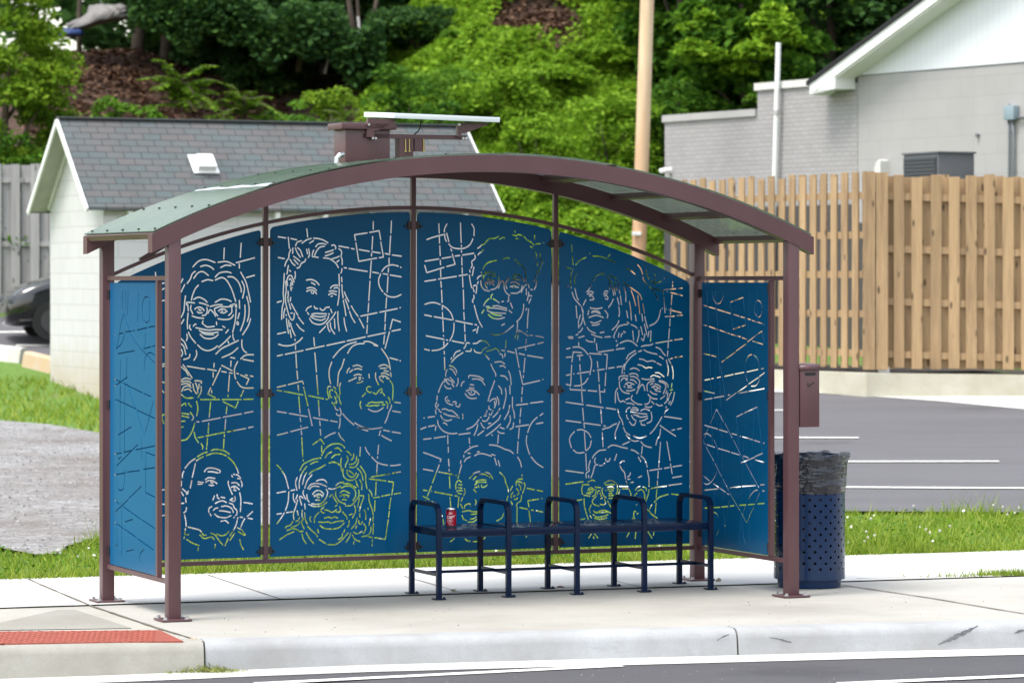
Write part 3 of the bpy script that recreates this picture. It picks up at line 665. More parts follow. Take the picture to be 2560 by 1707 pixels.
'F': (1020,500,.2551,"""
303,232 307,327;308,362 310,425;312,448 317,547;317,590 320,637;320,685 323,755;323,797 328,857;330,880 335,1005;337,1030 337,1075;338,1100 342,1170;343,1180 348,1290
348,1325 350,1335;352,1385 353,1450;355,1480 357,1510;358,1540 362,1664;515,225 522,420;523,443 525,460;525,495 525,515;528,560 530,640;532,663 533,725;535,755 540,855
543,880 548,1070;548,1100 553,1175;555,1215 558,1290;560,1315 562,1385;185,388 250,365 353,338;383,235 360,280 357,315;360,335 365,380 380,408;380,325 402,410
400,430 435,465 500,478 560,470 610,435 638,380;625,235 648,280 647,352;420,478 430,503;!435,530 463,630 380,652;167,600 305,577;332,573 425,558;462,550 510,543;533,540 648,522
!165,640 185,712 355,660;165,797 275,780;298,775 477,748;500,743 583,730;165,1023 215,1007 270,1007 318,1025;343,1035 390,1070 425,1115 445,1175
452,1205 450,1270 435,1330 410,1380;393,1400 355,1440 300,1467 235,1475;212,1473 163,1460;163,1125 233,1140;257,1143 433,1175;467,1183 633,1217;655,1220 675,1223
690,1237 675,1303;637,1280 668,1267;178,1330 355,1365;375,1370 390,1373;433,1380 550,1403;683,475 705,460 725,440 750,430 770,405 800,378 830,378 860,372 890,352
895,385 915,375 935,365 950,375;687,540 700,520 720,510 742,485;657,540 660,570 640,590 625,605 630,640 618,670;648,655 640,690 635,720 630,742;605,685 610,710
602,735 610,790 620,840 628,862;690,800 680,825;1025,343 1045,345 1060,352 1075,340 1105,345 1140,360 1165,390 1200,410 1225,430 1235,445;1047,300 1048,318;1060,380 1085,380
1242,345 1240,388;1253,432 1300,427;1330,418 1334,420;1200,455 1230,475;1250,505 1262,545 1250,577;1295,525 1300,570 1315,605 1300,650 1290,690 1287,728;1272,605 1268,645
1328,610 1328,616;1265,690 1255,750 1232,797;1260,780 1255,840 1238,877;1203,878 1220,880;735,680 755,640 790,612 830,600 870,590;930,580 960,568 993,570
1047,585 1085,620 1125,650 1148,690 1157,797;720,705 722,718;752,712 775,703;680,775 690,755 715,740 737,735;640,845 660,835 675,850 668,915;638,860 650,900
645,930 648,960 632,985 640,1005;650,1030 670,1110 690,1175;695,1185 730,1247;732,795 745,745 780,712 820,708 850,725 858,752;715,790 720,840 750,880 800,893
885,745 892,790 880,840 850,870 810,880;755,830 778,867;785,737 815,740 845,750;768,785 800,775 845,800;755,815 790,800 820,810 845,835;775,810 780,825;800,810 803,830
887,865 905,810 925,795 940,810 945,870 965,910 1000,937;965,765 985,760;990,770 965,800 960,830 970,870;1030,735 1070,730 1110,755 1140,797;1035,750 1065,748
1015,768 1060,775 1095,785;1005,810 1050,803 1095,832;1000,850 1040,840 1085,860;1020,845 1025,858;1050,845 1055,860;1120,835 1110,880 1070,912 1010,912
1110,907 1130,860 1145,840 1165,825;1180,825 1188,860;1160,870 1162,930;1180,900 1190,935 1215,940;1185,920 1168,985;1205,965 1185,1010;830,920 815,945 815,968
835,968 865,985 895,1008;918,998 938,990;985,945 988,980 975,997;795,965 760,1000 742,1035;745,1075 725,1110;763,1043 800,1045;830,1040 880,1037 920,1050 970,1062
775,1060 820,1058 900,1065 970,1082;775,1080 820,1100 900,1108 960,1110;810,1105 850,1125 920,1132;787,1120 830,1155 890,1165 948,1150;990,1080 1020,1105;1005,1005 1025,1060
918,1227 948,1212;1135,1020 1130,1080 1105,1150 1065,1193;810,1310 870,1320 950,1295 1035,1227;1075,1190 1070,1270 1048,1350;1085,1275 1140,1305 1180,1333;1085,1280 1073,1367
1165,1060 1155,1080;1183,1065 1175,1150 1170,1255;1168,1285 1168,1290;1195,1323 1225,1328;1250,1330 1328,1345;638,1407 680,1400 705,1380 745,1382 775,1395 797,1430
605,1403 575,1400 565,1430 548,1455;567,1480 615,1480 620,1455;648,1465 665,1490 715,1500;718,1500 740,1460 775,1443;770,1482 830,1465 855,1453 885,1470 892,1490
900,1505 925,1520 930,1548;753,1508 797,1562;915,1470 950,1477;975,1480 1045,1497;1088,1503 1145,1517;1170,1522 1325,1548;962,1372 957,1450;953,1500 948,1533
1055,1455 1090,1640;1080,1452 1245,1413;1270,1408 1328,1393;1160,1360 1157,1407;1155,1450 1153,1470"""),
'G': (1020,800,.2551,"""
445,360 470,315 513,297;425,415 470,365 540,318;422,385 430,368;405,445 440,455 470,485 478,517;408,475 440,490 470,540;370,553 372,515 385,485;355,580 400,577
375,600 365,585;360,580 355,610;412,560 440,590 455,615;378,585 385,615 410,630;400,590 430,600 435,640;358,640 385,668 425,668;435,620 450,655;490,568 492,610 475,647
345,603 320,650 298,710;287,740 285,785;283,800 270,840 285,870;300,825 285,850;270,880 275,920;300,870 310,890 330,905;522,647 530,615 552,600
597,565 600,543 650,545 700,555 742,582;630,577 680,577 720,590 755,637;610,632 645,635;600,663 650,667;570,695 600,682 650,690 690,720;590,700 610,730 650,725 655,700
615,710 625,700;665,695 700,732;560,718 590,755 630,768 672,763;387,750 368,765 375,795 400,820 440,832;388,780 408,795;440,805 460,798 475,810 462,825;470,840 500,848 512,820
333,873 370,870 400,885 435,890 490,937;350,913 400,935 450,942 505,957;320,932 345,970 390,985 430,972;345,1005 370,1012 385,1028;535,920 540,940 537,967
290,980 300,1030 340,1080 390,1105 440,1112 483,1107;498,1120 612,1105;575,1070 630,1045 670,1010 697,970;755,335 795,387;812,430 840,490 860,525 860,550;850,592 830,650 810,700
810,705 785,793;850,413 910,407 950,430;900,452 930,447 955,465;985,497 1003,545 1013,632;908,543 950,552 980,585;1000,640 1000,722;888,643 915,680 920,725
955,667 962,740 935,865;800,797 830,775 860,770 868,800 847,860;850,790 850,830;873,750 890,790 890,830;1025,752 1025,850 1040,900 1045,960;997,833 985,900 945,972
835,883 812,930;903,863 870,915 832,952;908,930 880,980 775,1062;908,1017 840,1080 765,1133;795,840 795,870 815,875;775,885 770,912 755,915;797,915 800,930;745,940 770,935
710,950 720,955;730,980 745,990 770,985 790,960 795,945;715,1005 735,1045 755,1058;787,1012 815,1010;685,1020 670,1080 648,1128;743,1082 683,1128;822,1120 828,1130
1000,935 1003,985 970,1055;1035,1003 1030,1050 1000,1070;903,1050 945,1065;878,1087 905,1105 945,1107;155,958 163,958;195,952 262,943;125,1068 178,1047;200,1042 262,1030
275,1037 268,1080;153,1167 228,1158;255,1155 368,1138;390,1125 392,1212;395,1240 397,1295;398,1358 405,1430;403,1457 405,1480;600,1155 605,1207;607,1232 607,1240
887,1123 880,1208;!1095,492 1125,630 1293,592;1320,580 1325,580;1147,370 1135,513;1133,540 1130,565;1123,655 1117,725;1115,755 1113,800;1108,855 1100,945
1098,970 1097,1010;1092,1055 1083,1160;1080,1187 1073,1305;1060,832 1175,820;1200,813 1325,797;1058,1043 1185,1025;1258,1015 1325,1003;1325,912 1293,935
1268,950 1225,990 1195,1040 1173,1100;1165,1130 1160,1190 1175,1260 1193,1315;1207,1338 1260,1400 1325,1443"""),
'H': (1020,1000,.2551,"""
152,512 205,530;!205,530 325,577 315,605;555,512 600,478 640,455 685,447;797,437 860,443 910,460 950,480 1000,495 1035,523;1075,557 1100,600 1113,655;585,517 612,522
678,507 702,503;553,603 570,575 612,553;548,537 548,560;515,622 520,590;652,545 690,525 740,525 820,548;818,530 855,540;850,565 870,635;885,590 900,645;527,632 510,690 490,767
150,675 247,692;303,702 447,730;470,735 478,737;307,632 240,810;230,840 190,940;175,980 165,1003;150,880 187,885;230,890 235,892;262,898 433,930;458,935 485,940;397,575 402,645
403,672 405,695;407,740 412,862;413,950 420,1050;500,947 490,1050;148,940 210,973;233,988 290,1050 338,1138;343,1165 352,1215;603,767 650,715 705,697;640,777 690,730 750,725 805,755
760,705 800,720 832,770;665,797 710,780 768,783;655,830 690,803 770,803;655,855 680,850;690,830 695,855;720,825 725,850 750,850 778,828;645,873 670,903;900,705 945,755 960,810 980,860 988,902
470,870 470,820 495,785 527,803;495,825 530,830;490,855 530,862;475,893 510,882 535,888;490,910 525,918;555,865 560,900 547,932;537,950 522,990;515,1017 537,1060
660,973 668,995 660,1025;553,1060 560,1030 590,1015 612,1018 610,1040;530,1093 590,1080 630,1090 680,1092;617,1117 683,1112;610,1165 650,1157 668,1140;585,1193 640,1190 685,1160
530,1125 545,1165 575,1177;1057,805 1085,775 1125,775;1060,835 1065,805 1095,798 1120,815;1137,805 1147,840 1123,912;1085,820 1105,855 1103,880;1065,865 1085,895 1085,915 1070,925
1030,900 1010,930 1015,955;1035,940 1050,935;1040,970 1060,970 1075,955;1115,930 1105,985 1075,1005 1060,1035;1025,840 1003,885;1010,990 1025,1022;980,937 963,1010;998,1030 985,1080
937,1110 920,1150 870,1183;1118,730 1120,765;1070,1045 1068,1195;1167,862 1240,877;1263,880 1322,893;!1283,967 1175,985 1187,1043;1310,963 1318,963;1095,1050 1173,1067
1208,1075 1230,1078;1255,1082 1322,1095;1187,1083 1200,1188;415,1385 455,1355;560,1357 580,1375 610,1380;640,1385 685,1382;735,1362 757,1345;320,1410 330,1385;1155,1340 1165,1333"""),
'I': (1360,560,.2551,"""
270,200 277,272;278,315 287,400;312,400 350,355 412,328;480,315 540,318 620,340 698,378;450,285 452,292;627,323 648,297;220,428 265,437;223,602 245,607;285,440 265,490 260,560 268,627
318,490 300,530 303,587;277,668 300,730 360,800;303,632 325,720 340,745;480,558 510,510 550,490 592,490;618,510 640,550 643,640;640,503 680,520 713,537;460,590 445,635 418,667
660,555 668,610 685,700;697,565 715,650;722,555 740,612;690,625 700,690;735,640 745,680;783,615 803,680;778,570 830,610 890,650 940,690 960,740;855,650 880,720 900,800
815,437 855,462;860,463 893,492;920,400 950,440 968,492;970,520 980,555 1012,592;1030,605 1080,670 1115,742;1003,447 1010,500 1030,540;1045,560 1080,575 1120,572 1155,557
1175,537 1181,533;1088,490 1088,512;1085,540 1085,605;1072,632 1150,650;590,665 615,655 630,665;583,685 620,680;590,705 615,700 630,730;600,730 625,740;425,690 450,660 487,670
440,690 480,685;445,710 465,700 490,735 450,745;412,740 385,795;680,735 660,780 632,817;720,720 735,790;735,810 740,870 735,907;750,700 760,790;803,690 803,760;810,850 823,920
838,760 850,840 857,940;895,890 905,950;920,700 940,880;970,780 985,877;988,905 1000,960 1018,1020;960,880 968,950;463,825 520,830 572,820;455,815 460,830;465,868 500,860 555,880
470,855 520,850 550,870;440,915 500,895 540,900 583,917;440,845 430,890;457,960 500,970 560,945;470,990 510,990 545,978;597,845 625,885 620,920;383,840 385,920 405,990
315,800 325,920;370,810 378,860;358,890 340,950 340,1020;380,920 370,970 350,1003;423,1010 450,1045 505,1070;465,1078 510,1098 570,1112;550,1065 590,1058;597,1107 655,1103
380,1017 360,1050 338,1062;312,1087 335,1080;338,1113 395,1097;235,1105 285,1105;245,1118 285,1120;735,945 715,990 668,1038;707,1050 730,1005 775,988;700,1055 685,1100 690,1117
735,1065 730,1110;755,1105 760,1080 775,1070;780,1050 800,1065;780,985 820,985;815,960 835,975;855,985 890,1000 915,1022;870,1045 880,1140;930,1040 930,1090 912,1157
950,1005 968,1085;985,980 1010,1085;955,1120 975,1140 990,1075;1030,1050 1020,1105;1050,1045 1045,1150;1035,997 1090,970 1125,920 1143,840;1157,825 1163,828
!1170,690 1172,643 1293,635;1318,632 1358,628;1205,662 1212,665;1240,670 1358,702;1175,715 1187,870;1187,907 1280,903;1303,897 1358,893;1197,833 1203,835;1225,840 1348,870
1262,567 1263,575;1262,595 1260,617;1255,690 1247,790;1245,820 1240,885;1237,925 1233,1000;1230,1025 1223,1125;1220,1155 1215,1215;1215,1240 1210,1295;955,1200 990,1190 1045,1185 1068,1172
1095,1167 1257,1140;1282,1135 1358,1125;745,1167 800,1145 860,1150 915,1195;705,1140 715,1150;725,1175 712,1197;980,1230 1010,1250 1060,1265 1110,1275;1097,1205 1140,1225 1165,1260 1190,1288
412,1135 440,1150 480,1155;498,1115 495,1160;340,1160 343,1195;515,1170 522,1240;533,1255 685,1232;708,1227 790,1217;220,1223 258,1215;283,1207 340,1205 390,1230 435,1280
450,1290 468,1360 450,1475;218,1305 270,1302;325,1290 383,1283;!275,1350 287,1253 370,1260;447,1267 565,1275;!590,1275 622,1280 612,1425"""),
'J': (1360,800,.2551,"""
272,440 262,640;!258,663 258,680 408,688;432,690 520,697;!543,700 597,703 595,675;607,515 600,643;350,350 352,395;352,435 357,498;360,535 367,620;368,650 372,670;370,700 378,805
380,862 390,985;393,1010 397,1055;397,1095 408,1275;410,1305 418,1470;523,405 530,465;533,500 540,600;543,630 545,690;548,710 555,812;558,872 567,1010;572,1100 580,1240
218,540 258,533;290,525 297,527;327,523 445,505;482,497 495,495;523,490 592,480;632,472 690,463;715,460 765,452;433,567 400,615 350,640 297,645;265,643 218,627
215,803 388,828;417,832 582,857;608,860 705,875;215,983 365,1003;390,1007 555,1030;585,1035 605,1040;300,1090 265,1130 250,1175 270,1250;287,1270 330,1300 395,1295
325,1077 370,1072 430,1100 462,1150;465,1180 450,1240 415,1278;808,382 830,340 898,297;925,310 958,297;787,487 800,430 850,365 905,322;765,525 772,470 790,430;787,525 787,512
935,380 975,387 1010,405 1060,398 1095,410;1107,420 1150,440;920,437 960,445 1000,470 1025,462 1060,467;845,480 880,470 915,480 935,495;1093,515 1130,518 1165,545 1178,555
1130,352 1172,380;1200,390 1220,480 1213,545;1220,380 1255,450 1267,520 1265,575;835,530 870,522 910,530 925,552;1045,557 1075,540 1140,560;737,585 740,555 780,545 825,547
845,550 900,560 938,600 930,640 918,665;740,600 745,660 780,705 838,720;807,690 850,692 892,678;757,595 775,570 820,572;800,590 820,582;845,582 880,590 910,617;795,630 830,610 885,632
810,625 830,645 860,635;820,660 865,662;785,645 795,660;958,573 1010,582 1080,575;908,720 930,670 955,635 975,637 990,690;1015,695 1010,640 1035,605 1085,595;1043,630 1070,618
1085,625 1120,635 1145,655;1130,590 1180,605 1215,635 1215,660;1127,600 1180,620 1195,655 1170,720;1055,660 1085,645 1140,675;1075,655 1090,680 1115,670;1090,690 1145,700
1040,695 1070,720 1108,727;1020,727 1060,765 1110,772;1143,772 1185,740;723,665 702,710 700,810;720,710 730,770 750,800 775,790 797,805;800,780 838,765
867,735 855,770 880,800 920,822 960,827;1040,765 1035,800 1010,822 988,822;1055,795 1080,822;1097,820 1130,838 1163,832;810,815 850,815 885,830;990,845 1030,855 1060,845
845,852 815,870 805,900;868,855 905,860 928,882;850,875 890,878 920,885;950,885 990,870 1035,885;850,897 890,905 950,915 1010,920;878,925 930,938;905,935 950,950 1015,940
857,932 880,970 905,985;937,990 980,980 1018,957;1050,900 1058,950 1050,990 1010,1010;810,925 815,955 830,972;!838,993 860,1025 885,1030 900,998;!953,1000 955,1025 993,1028
723,870 740,940 765,985 777,1027;780,1050 800,1095 843,1127;877,1135 940,1155 1005,1135;1040,1113 1080,1070 1120,1010 1157,947;805,1125 850,1170 890,1185 930,1180
950,1190 990,1230 1055,1248;770,1220 838,1190;1180,915 1195,890 1220,870;1195,860 1200,845;1180,815 1205,790 1215,710;1205,690 1195,720;1255,620 1250,660;1235,685 1262,680
1250,705 1230,740 1215,790;1222,820 1240,795;1280,705 1265,780 1240,832;572,1070 600,1060 640,1050 680,1025 713,1013;742,992 715,1060 698,1110 702,1163;1180,943 1350,968
1137,1030 1200,1075 1293,1137;1252,1080 1283,1072;1308,1068 1350,1057;1143,1065 1135,1130 1110,1170 1097,1225;1143,1195 1125,1440;1120,1480 1117,1550;1205,1190 1237,1375
965,1233 957,1310;1235,380 1260,373;1285,365 1358,355;213,1473 388,1497"""),
'K': (1360,1000,.2551,"""
212,822 385,797;475,568 490,540 540,495 607,485;627,465 660,443 700,442 760,460 820,472;853,485 890,497 930,525;950,543 990,585 1013,655;505,565 497,590 503,620;605,570 608,595
543,640 570,637 597,617;617,600 640,593 648,567;713,527 705,555 693,590;455,590 443,630 440,665 445,690 415,715 415,760;440,760 437,735;460,760 480,710 500,640 530,630
790,597 765,597 743,625;745,643 765,680 790,710 800,770;925,557 950,600;820,752 840,735 848,710;925,757 958,742;850,808 877,802;820,773 845,773;1015,683 1020,720 1030,770 1030,845
1035,688 1155,670;1180,667 1230,657;1262,652 1350,638;1240,620 1257,720;1260,758 1350,743;1113,790 1112,835;1107,875 1100,955;1100,1005 1090,1110;1050,863 1203,840;1225,833 1350,817
740,843 825,845;765,868 827,865;835,875 850,910 860,955 880,950 895,925 913,908;805,790 815,820;897,880 915,855 943,842;970,850 1000,860 1005,885;920,890 950,875 975,890 988,940 980,1000 965,1027
1030,875 1020,930 995,992;925,950 938,973;1080,1000 1130,950 1220,920;1250,918 1325,928;1060,1020 1035,1065;975,1053 1020,1075 1060,1120 1113,1157;375,825 440,828;380,835 370,870 378,920
430,800 470,783 500,790;430,880 460,855 495,880;445,885 465,870 480,890;430,900 480,900;390,930 450,940;415,910 460,920;500,850 555,857;510,870 505,920 475,943;525,920 530,890 550,885
590,815 630,790 680,795 715,820;600,830 650,825 690,828;620,855 660,845 690,865;575,860 570,900 590,940 610,955;720,830 720,890 700,940;625,880 650,865 680,885;640,890 665,895;605,880 610,885
635,915 670,912;635,935 685,932;635,960 675,960;745,870 730,920 710,945;550,908 562,940;555,965 575,955;515,935 475,985 490,1020 540,1037;595,970 605,1010 580,1025 550,1018
623,985 640,1020 657,1050;485,1080 510,1105 550,1083 600,1080 655,1105;500,1095 560,1100 625,1095;480,1120 520,1145 590,1135 628,1120;495,1155 550,1165 617,1150;465,1022 445,1070 455,1105
455,1130 467,1157;393,962 400,1050 435,1170;275,990 372,973;325,1173 403,1160;890,1160 880,1130 885,1090 903,1090;910,1115 925,1105;865,1160 875,1150;905,1022 910,1025
437,1350 465,1310;495,1308 528,1348;490,1355 485,1335;810,1340 837,1295;900,1295 895,1355;1020,1288 1060,1350;1077,1290 1075,1322"""),
'L': (1720,680,.2424,"""
197,190 205,320;207,380 215,530;215,590 227,830;228,890 235,1060;235,1110 240,1205;240,1265 247,1480;287,190 295,360;297,400 308,560;310,620 320,850;322,880 328,1050;330,1110 335,1250;335,1270 342,1400
250,190 260,260 285,315 320,325 345,300 365,240 365,190;150,340 205,355;210,358 290,380;300,385 440,428;470,435 530,455;540,460 590,472;605,480 650,492;660,498 765,530;780,537 786,540
!468,300 440,312 450,440;!452,475 465,590 540,565;!555,560 597,545 588,450;!585,400 570,262 480,295;685,380 700,310 725,293 755,320 767,380;765,400 750,450 725,467;712,460 695,430 687,390
635,190 630,450;628,480 622,670;620,740 618,870;725,190 722,280;718,350 718,480;713,560 708,690;708,740 703,870;150,545 205,555;215,560 315,595;325,598 430,635;440,640 545,668;555,675 615,693
665,710 775,745;345,930 380,905;390,895 490,825;495,815 600,740;610,725 720,640;!725,635 765,608 785,730;150,840 230,855;!240,858 292,872 287,990;!285,1010 275,1250 150,1222
337,975 365,1130;367,1140 390,1300;590,1000 595,930 625,865 660,850;675,850 720,900 740,1000;742,1020 735,1110 700,1170 650,1175;590,1020 600,1090 615,1130;165,1115 230,1103;240,1100 265,1095
297,1090 340,1080;375,1075 470,1055;480,1052 580,1033;605,1030 725,1003;755,997 785,992;165,1315 255,1300;265,1297 375,1277;410,1268 435,1265;530,1247 615,1233;625,1230 790,1200
395,1320 500,1245;510,1240 610,1170;625,1155 730,1085;735,1078 790,1037"""),
'M': (1720,1020,.2424,"""
295,10 370,145;380,150 455,305;470,325 550,490;560,500 735,825;295,10 230,160;!215,190 157,335 180,375;185,395 265,540;275,560 350,710;360,725 420,850;430,870 540,1060;550,1075 605,1180
740,870 700,960;680,1010 605,1180;!505,170 500,90 570,55;580,50 715,-12;720,-10 740,170;!745,190 770,465 690,500;690,505 545,565;510,190 530,410;535,480 545,560;165,173 310,215;320,220 410,247
450,260 505,275;535,287 546,290;560,293 670,325;680,328 745,350;775,357 790,362;150,270 200,262 240,290;265,320 300,400 310,500 305,600;300,640 280,700 240,760 195,785 140,760;195,375 280,403
310,413 435,450;445,455 530,480;570,490 625,510;690,530 790,560;140,690 225,750;260,775 390,865;400,875 425,890;160,845 310,830;430,822 545,808;555,805 700,795;745,790 790,787
620,940 650,890 690,850 720,843;765,848 790,855;600,980 570,1080 565,1200 575,1320 595,1400;160,1030 330,1020;340,1018 410,1012;430,1010 480,1003;530,1000 600,995;615,995 690,988;715,985 790,980
222,1115 240,1080 265,1070 300,1090 315,1130;322,1160 318,1250 295,1310;265,1320 235,1290 220,1260;430,920 385,1200 375,1370;370,1040 380,1220;247,160 255,400;258,440 262,690;270,780 275,990
278,1070 285,1260;343,30 347,300;350,330 357,690;362,760 370,960;595,10 585,250;580,330 570,450;568,590 558,770;555,830 550,960;545,1100 535,1390;685,30 675,280;670,350 660,600;655,640 650,760
648,830 640,960;638,1020 630,1400"""),
'N': (200,500,.31888,"""
335,720 335,860;358,715 362,850;380,715 375,900;460,730 455,950;545,770 525,757 500,780 490,850 495,930 520,960 545,940 550,850 548,790;345,895 325,960 310,1060 290,1165
350,895 370,960 400,1050 440,1120;440,1120 490,1180 590,1280;285,1165 330,1120 360,1020;270,1058 276,1057;310,1047 340,1043;365,1033 405,1027;415,1025 430,1022;450,1020 530,1000;540,997 590,988
300,1205 430,1180;500,1165 560,1150;570,1147 590,1142;590,1220 550,1195 515,1230 505,1330;270,1400 330,1430;340,1435 490,1510;500,1515 560,1540;270,1460 375,1388;320,1250 315,1560;370,1230 366,1400;515,1040 512,1150"""),
'O': (200,950,.31888,"""
280,150 440,225;450,235 590,300;300,430 405,365;370,20 440,230 510,440;580,160 515,410;270,578 330,570;345,565 410,550;440,545 590,515;290,670 455,505;270,742 360,725;370,720 470,707;500,697 590,685
300,620 325,600;290,800 300,850 320,862 345,840 355,700;520,565 590,592;!520,570 515,880 590,917;275,1035 380,935;385,925 485,830;270,940 310,970;340,990 480,1090;490,1095 590,1163
270,1110 340,1160;350,1165 440,1230;450,1240 580,1330;355,1110 415,1090;365,1340 425,1325;470,1425 475,1360 505,1325;275,1290 295,1290 290,1170;320,50 315,560;355,40 350,580;480,460 490,620;330,950 330,1380"""),
}
# ------------------------------------------------------------------ ground, road, kerb, sidewalk
def ge(a, d): p = GE0 + GED * a + GEN * d; return float(p[0]), float(p[1])

def build_ground():
    A = sorted(set([-400, -250, -150, -90, -60] + list(np.arange(-45, 60, 1.0)) + [62, 90, 150, 250, 400]))
    Dd = [-60, -20, -3.0, -0.7, -0.35, -0.04] + list(np.arange(0.5, 60, 1.0)) + [62, 66, 72, 80, 95, 120, 180, 300, 600]
    vs = []
    for dd in Dd:
        for a in A:
            x, y = ge(a, dd)
            z = -0.55 if dd < -0.3 else (float(ground_h(x, min(y, 160))) - .012)
            vs.append((x, y, z))
    n = len(A); fs = [(i * n + j, i * n + j + 1, (i + 1) * n + j + 1, (i + 1) * n + j) for i in range(len(Dd) - 1) for j in range(n - 1)]
    mb = MB(); mb.add(vs, fs); o = mb.build('ground', M_['soil'], smooth='all', fix=False); tag(o, kind='structure')
build_ground()

# kerb line: photo pixels of the lip, taken down to the sidewalk plane
KL = [walk_at(0, 1611.6), walk_at(300, 1608), walk_at(507, 1604)]
KR = [walk_at(511, 1603.2), walk_at(900, 1595), walk_at(1300, 1585), walk_at(1700, 1575.5), walk_at(2130, 1565), walk_at(2553, 1555)]
KL = [KL[0] + (KL[0] - KL[2]) / np.hypot(*(KL[0] - KL[2])) * s for s in (70, 20, 5)] + KL
dr = (KR[-1] - KR[1]) / np.hypot(*(KR[-1] - KR[1]))
KR = KR + [KR[-1] + dr * s for s in (6, 20, 70)]
def road_z(x): return -.145 - .02 * min(max(0, -1 - x), 3)
def offs(P, dist):
    P = np.array(P); out = []
    for i in range(len(P)):
        t = P[min(i + 1, len(P) - 1)] - P[max(i - 1, 0)]; t = t / np.hypot(*t); out.append(P[i] + np.array([t[1], -t[0]]) * dist)
    return out

def kerb(name, P, mat, prof):
    mb = MB(); n = len(prof); vs = []
    rows = [offs(P, dx) for dx, _ in prof]
    for i in range(len(P)):
        zr = road_z(P[i][0]) - .03
        for k, (dx, z) in enumerate(prof):
            q = rows[k][i]; vs.append((q[0], q[1], z if z > -9 else zr))
    mb.add(vs, [(i * n + k, i * n + k + 1, (i + 1) * n + k + 1, (i + 1) * n + k) for i in range(len(P) - 1) for k in range(n - 1)])
    mb.add([vs[k] for k in range(n)] , [tuple(range(n))]); m0 = (len(P) - 1) * n
    mb.add([vs[m0 + k] for k in range(n)], [tuple(range(n - 1, -1, -1))])
    return tag(mb.build(name, mat, smooth=True), kind='structure')
PROF = [(-.30, -.03), (-.16, .004), (-.02, .004), (.012, -.004), (.036, -.024), (.046, -.05), (.062, -99)]
def cut_poly(P, s):     # resample so a joint can be left open
    return P
J = walk_at(1835, 1572)
kj = [p for p in KR if p[0] < J[0]] + [J]; kk = [J + dr * .012] + [p for p in KR if p[0] > J[0] + .02]
kerb('kerb', kj, M_['kerb'], PROF)
kerb('kerb', kk, M_['kerb'], PROF)
kerb('kerb', KL, M_['oldkerb'], PROF)
mb = MB()       # grime in the open kerb joints
for p0, dd_ in ((J, dr), (KR[0] - np.array([.012, 0]), np.array([1., 0.]))):
    nn = np.array([dd_[1], -dd_[0]])
    c0 = p0 - dd_ * .03; 
    mb.add([(c0[0] + nn[0] * a + dd_[0] * b, c0[1] + nn[1] * a + dd_[1] * b, z) for a, b, z in ((-.1, 0, -.012), (-.1, .07, -.012), (.03, .07, -.04), (.03, 0, -.04), (.045, 0, -.2), (.045, .07, -.2))], [(0, 1, 2, 3), (3, 2, 5, 4)])
tag(mb.build('kerb_joint', M_['joint']), kind='structure')

# gutter pan and road
allk = KL + KR
g0 = offs(allk, .03); g1 = offs(allk, .32); g2 = offs(allk, 40)
mb = MB(); n = len(allk)
mb.add([(p[0], p[1], road_z(p[0]) + .004) for p in g0] + [(p[0], p[1], road_z(p[0]) - .006) for p in g1], [(i, i + 1, n + i + 1, n + i) for i in range(n - 1)])
tag(mb.build('gutter', M_['walk']), kind='structure')
mb = MB()
mb.add([(p[0], p[1], road_z(p[0]) - .010) for p in offs(allk, .30)] + [(p[0], p[1], road_z(p[0]) - .02) for p in offs(allk, 6)] + [(p[0], p[1] - 40, road_z(p[0]) - .02) for p in offs(allk, 6)], [(i, i + 1, n + i + 1, n + i) for i in range(n - 1)] + [(n + i, n + i + 1, 2 * n + i + 1, 2 * n + i) for i in range(n - 1)])
tag(mb.build('road', M_['road']), kind='structure')
def road_line(p0, p1, w):
    a = walk_at(*p0, -.158); b = walk_at(*p1, -.158); t = (b - a) / np.hypot(*(b - a)); nn = np.array([t[1], -t[0]]) * w / 2
    mb = MB(); mb.add([(*(a + nn), -.150 ), (*(b + nn), -.150), (*(b - nn), -.150), (*(a - nn), -.150)], [(0, 1, 2, 3)])
    return tag(mb.build('road_marking', M_['line']), kind='structure')
road_line((640, 1711), (1552, 1665.5), .10)
road_line((2100, 1711), (2700, 1685), .11)

# sidewalk, pad and ramp as sheets butted along the joint under the back posts
jl0, jl1 = walk_at(0, 1518), walk_at(1800, 1461.5)
jd = (jl1 - jl0) / np.hypot(*(jl1 - jl0))
JA = jl0 - jd * 60; JB = jl1 + jd * 60
GA, GB = np.array(ge(-62, 0)), np.array(ge(64, 0))
def slab(name, poly, mat, z, kind='structure'):
    V, T = cdt_tris(poly); mb = MB()
    mb.add([(v.x, v.y, z) for v in V], [tuple(t) for t in T]); return tag(mb.build(name, mat), kind=kind)
wob = [np.array(ge(a, .02 * math.sin(a * 5.1) + .03 * math.sin(a * 1.7) + rng.normal() * .008)) for a in np.arange(-8, 10, .12)]
slab('sidewalk', [JA, JB, GB] + wob[::-1] + [GA], M_['walk'], 0.0)
RJ = [walk_at(*p) for p in ((226, 1513.5), (398, 1571), (509, 1604))]      # joint between ramp and pad
rj0 = np.array(RJ[0]); kl_in = offs(KL, -.10); kr_in = offs(KR, -.10)
slab('pad', [rj0, RJ[1], RJ[2] ] + kr_in + [JB], M_['pad'], -.002)
slab('ramp', [JA] + kl_in + [RJ[2], RJ[1], rj0], M_['rampedge'], -.002)
slab('ramp_inset', [walk_at(*p) for p in ((-400, 1560), (0, 1556), (145, 1524), (188, 1524), (300, 1560), (330, 1570), (0, 1575), (-400, 1580))], M_['ramp'], .002)
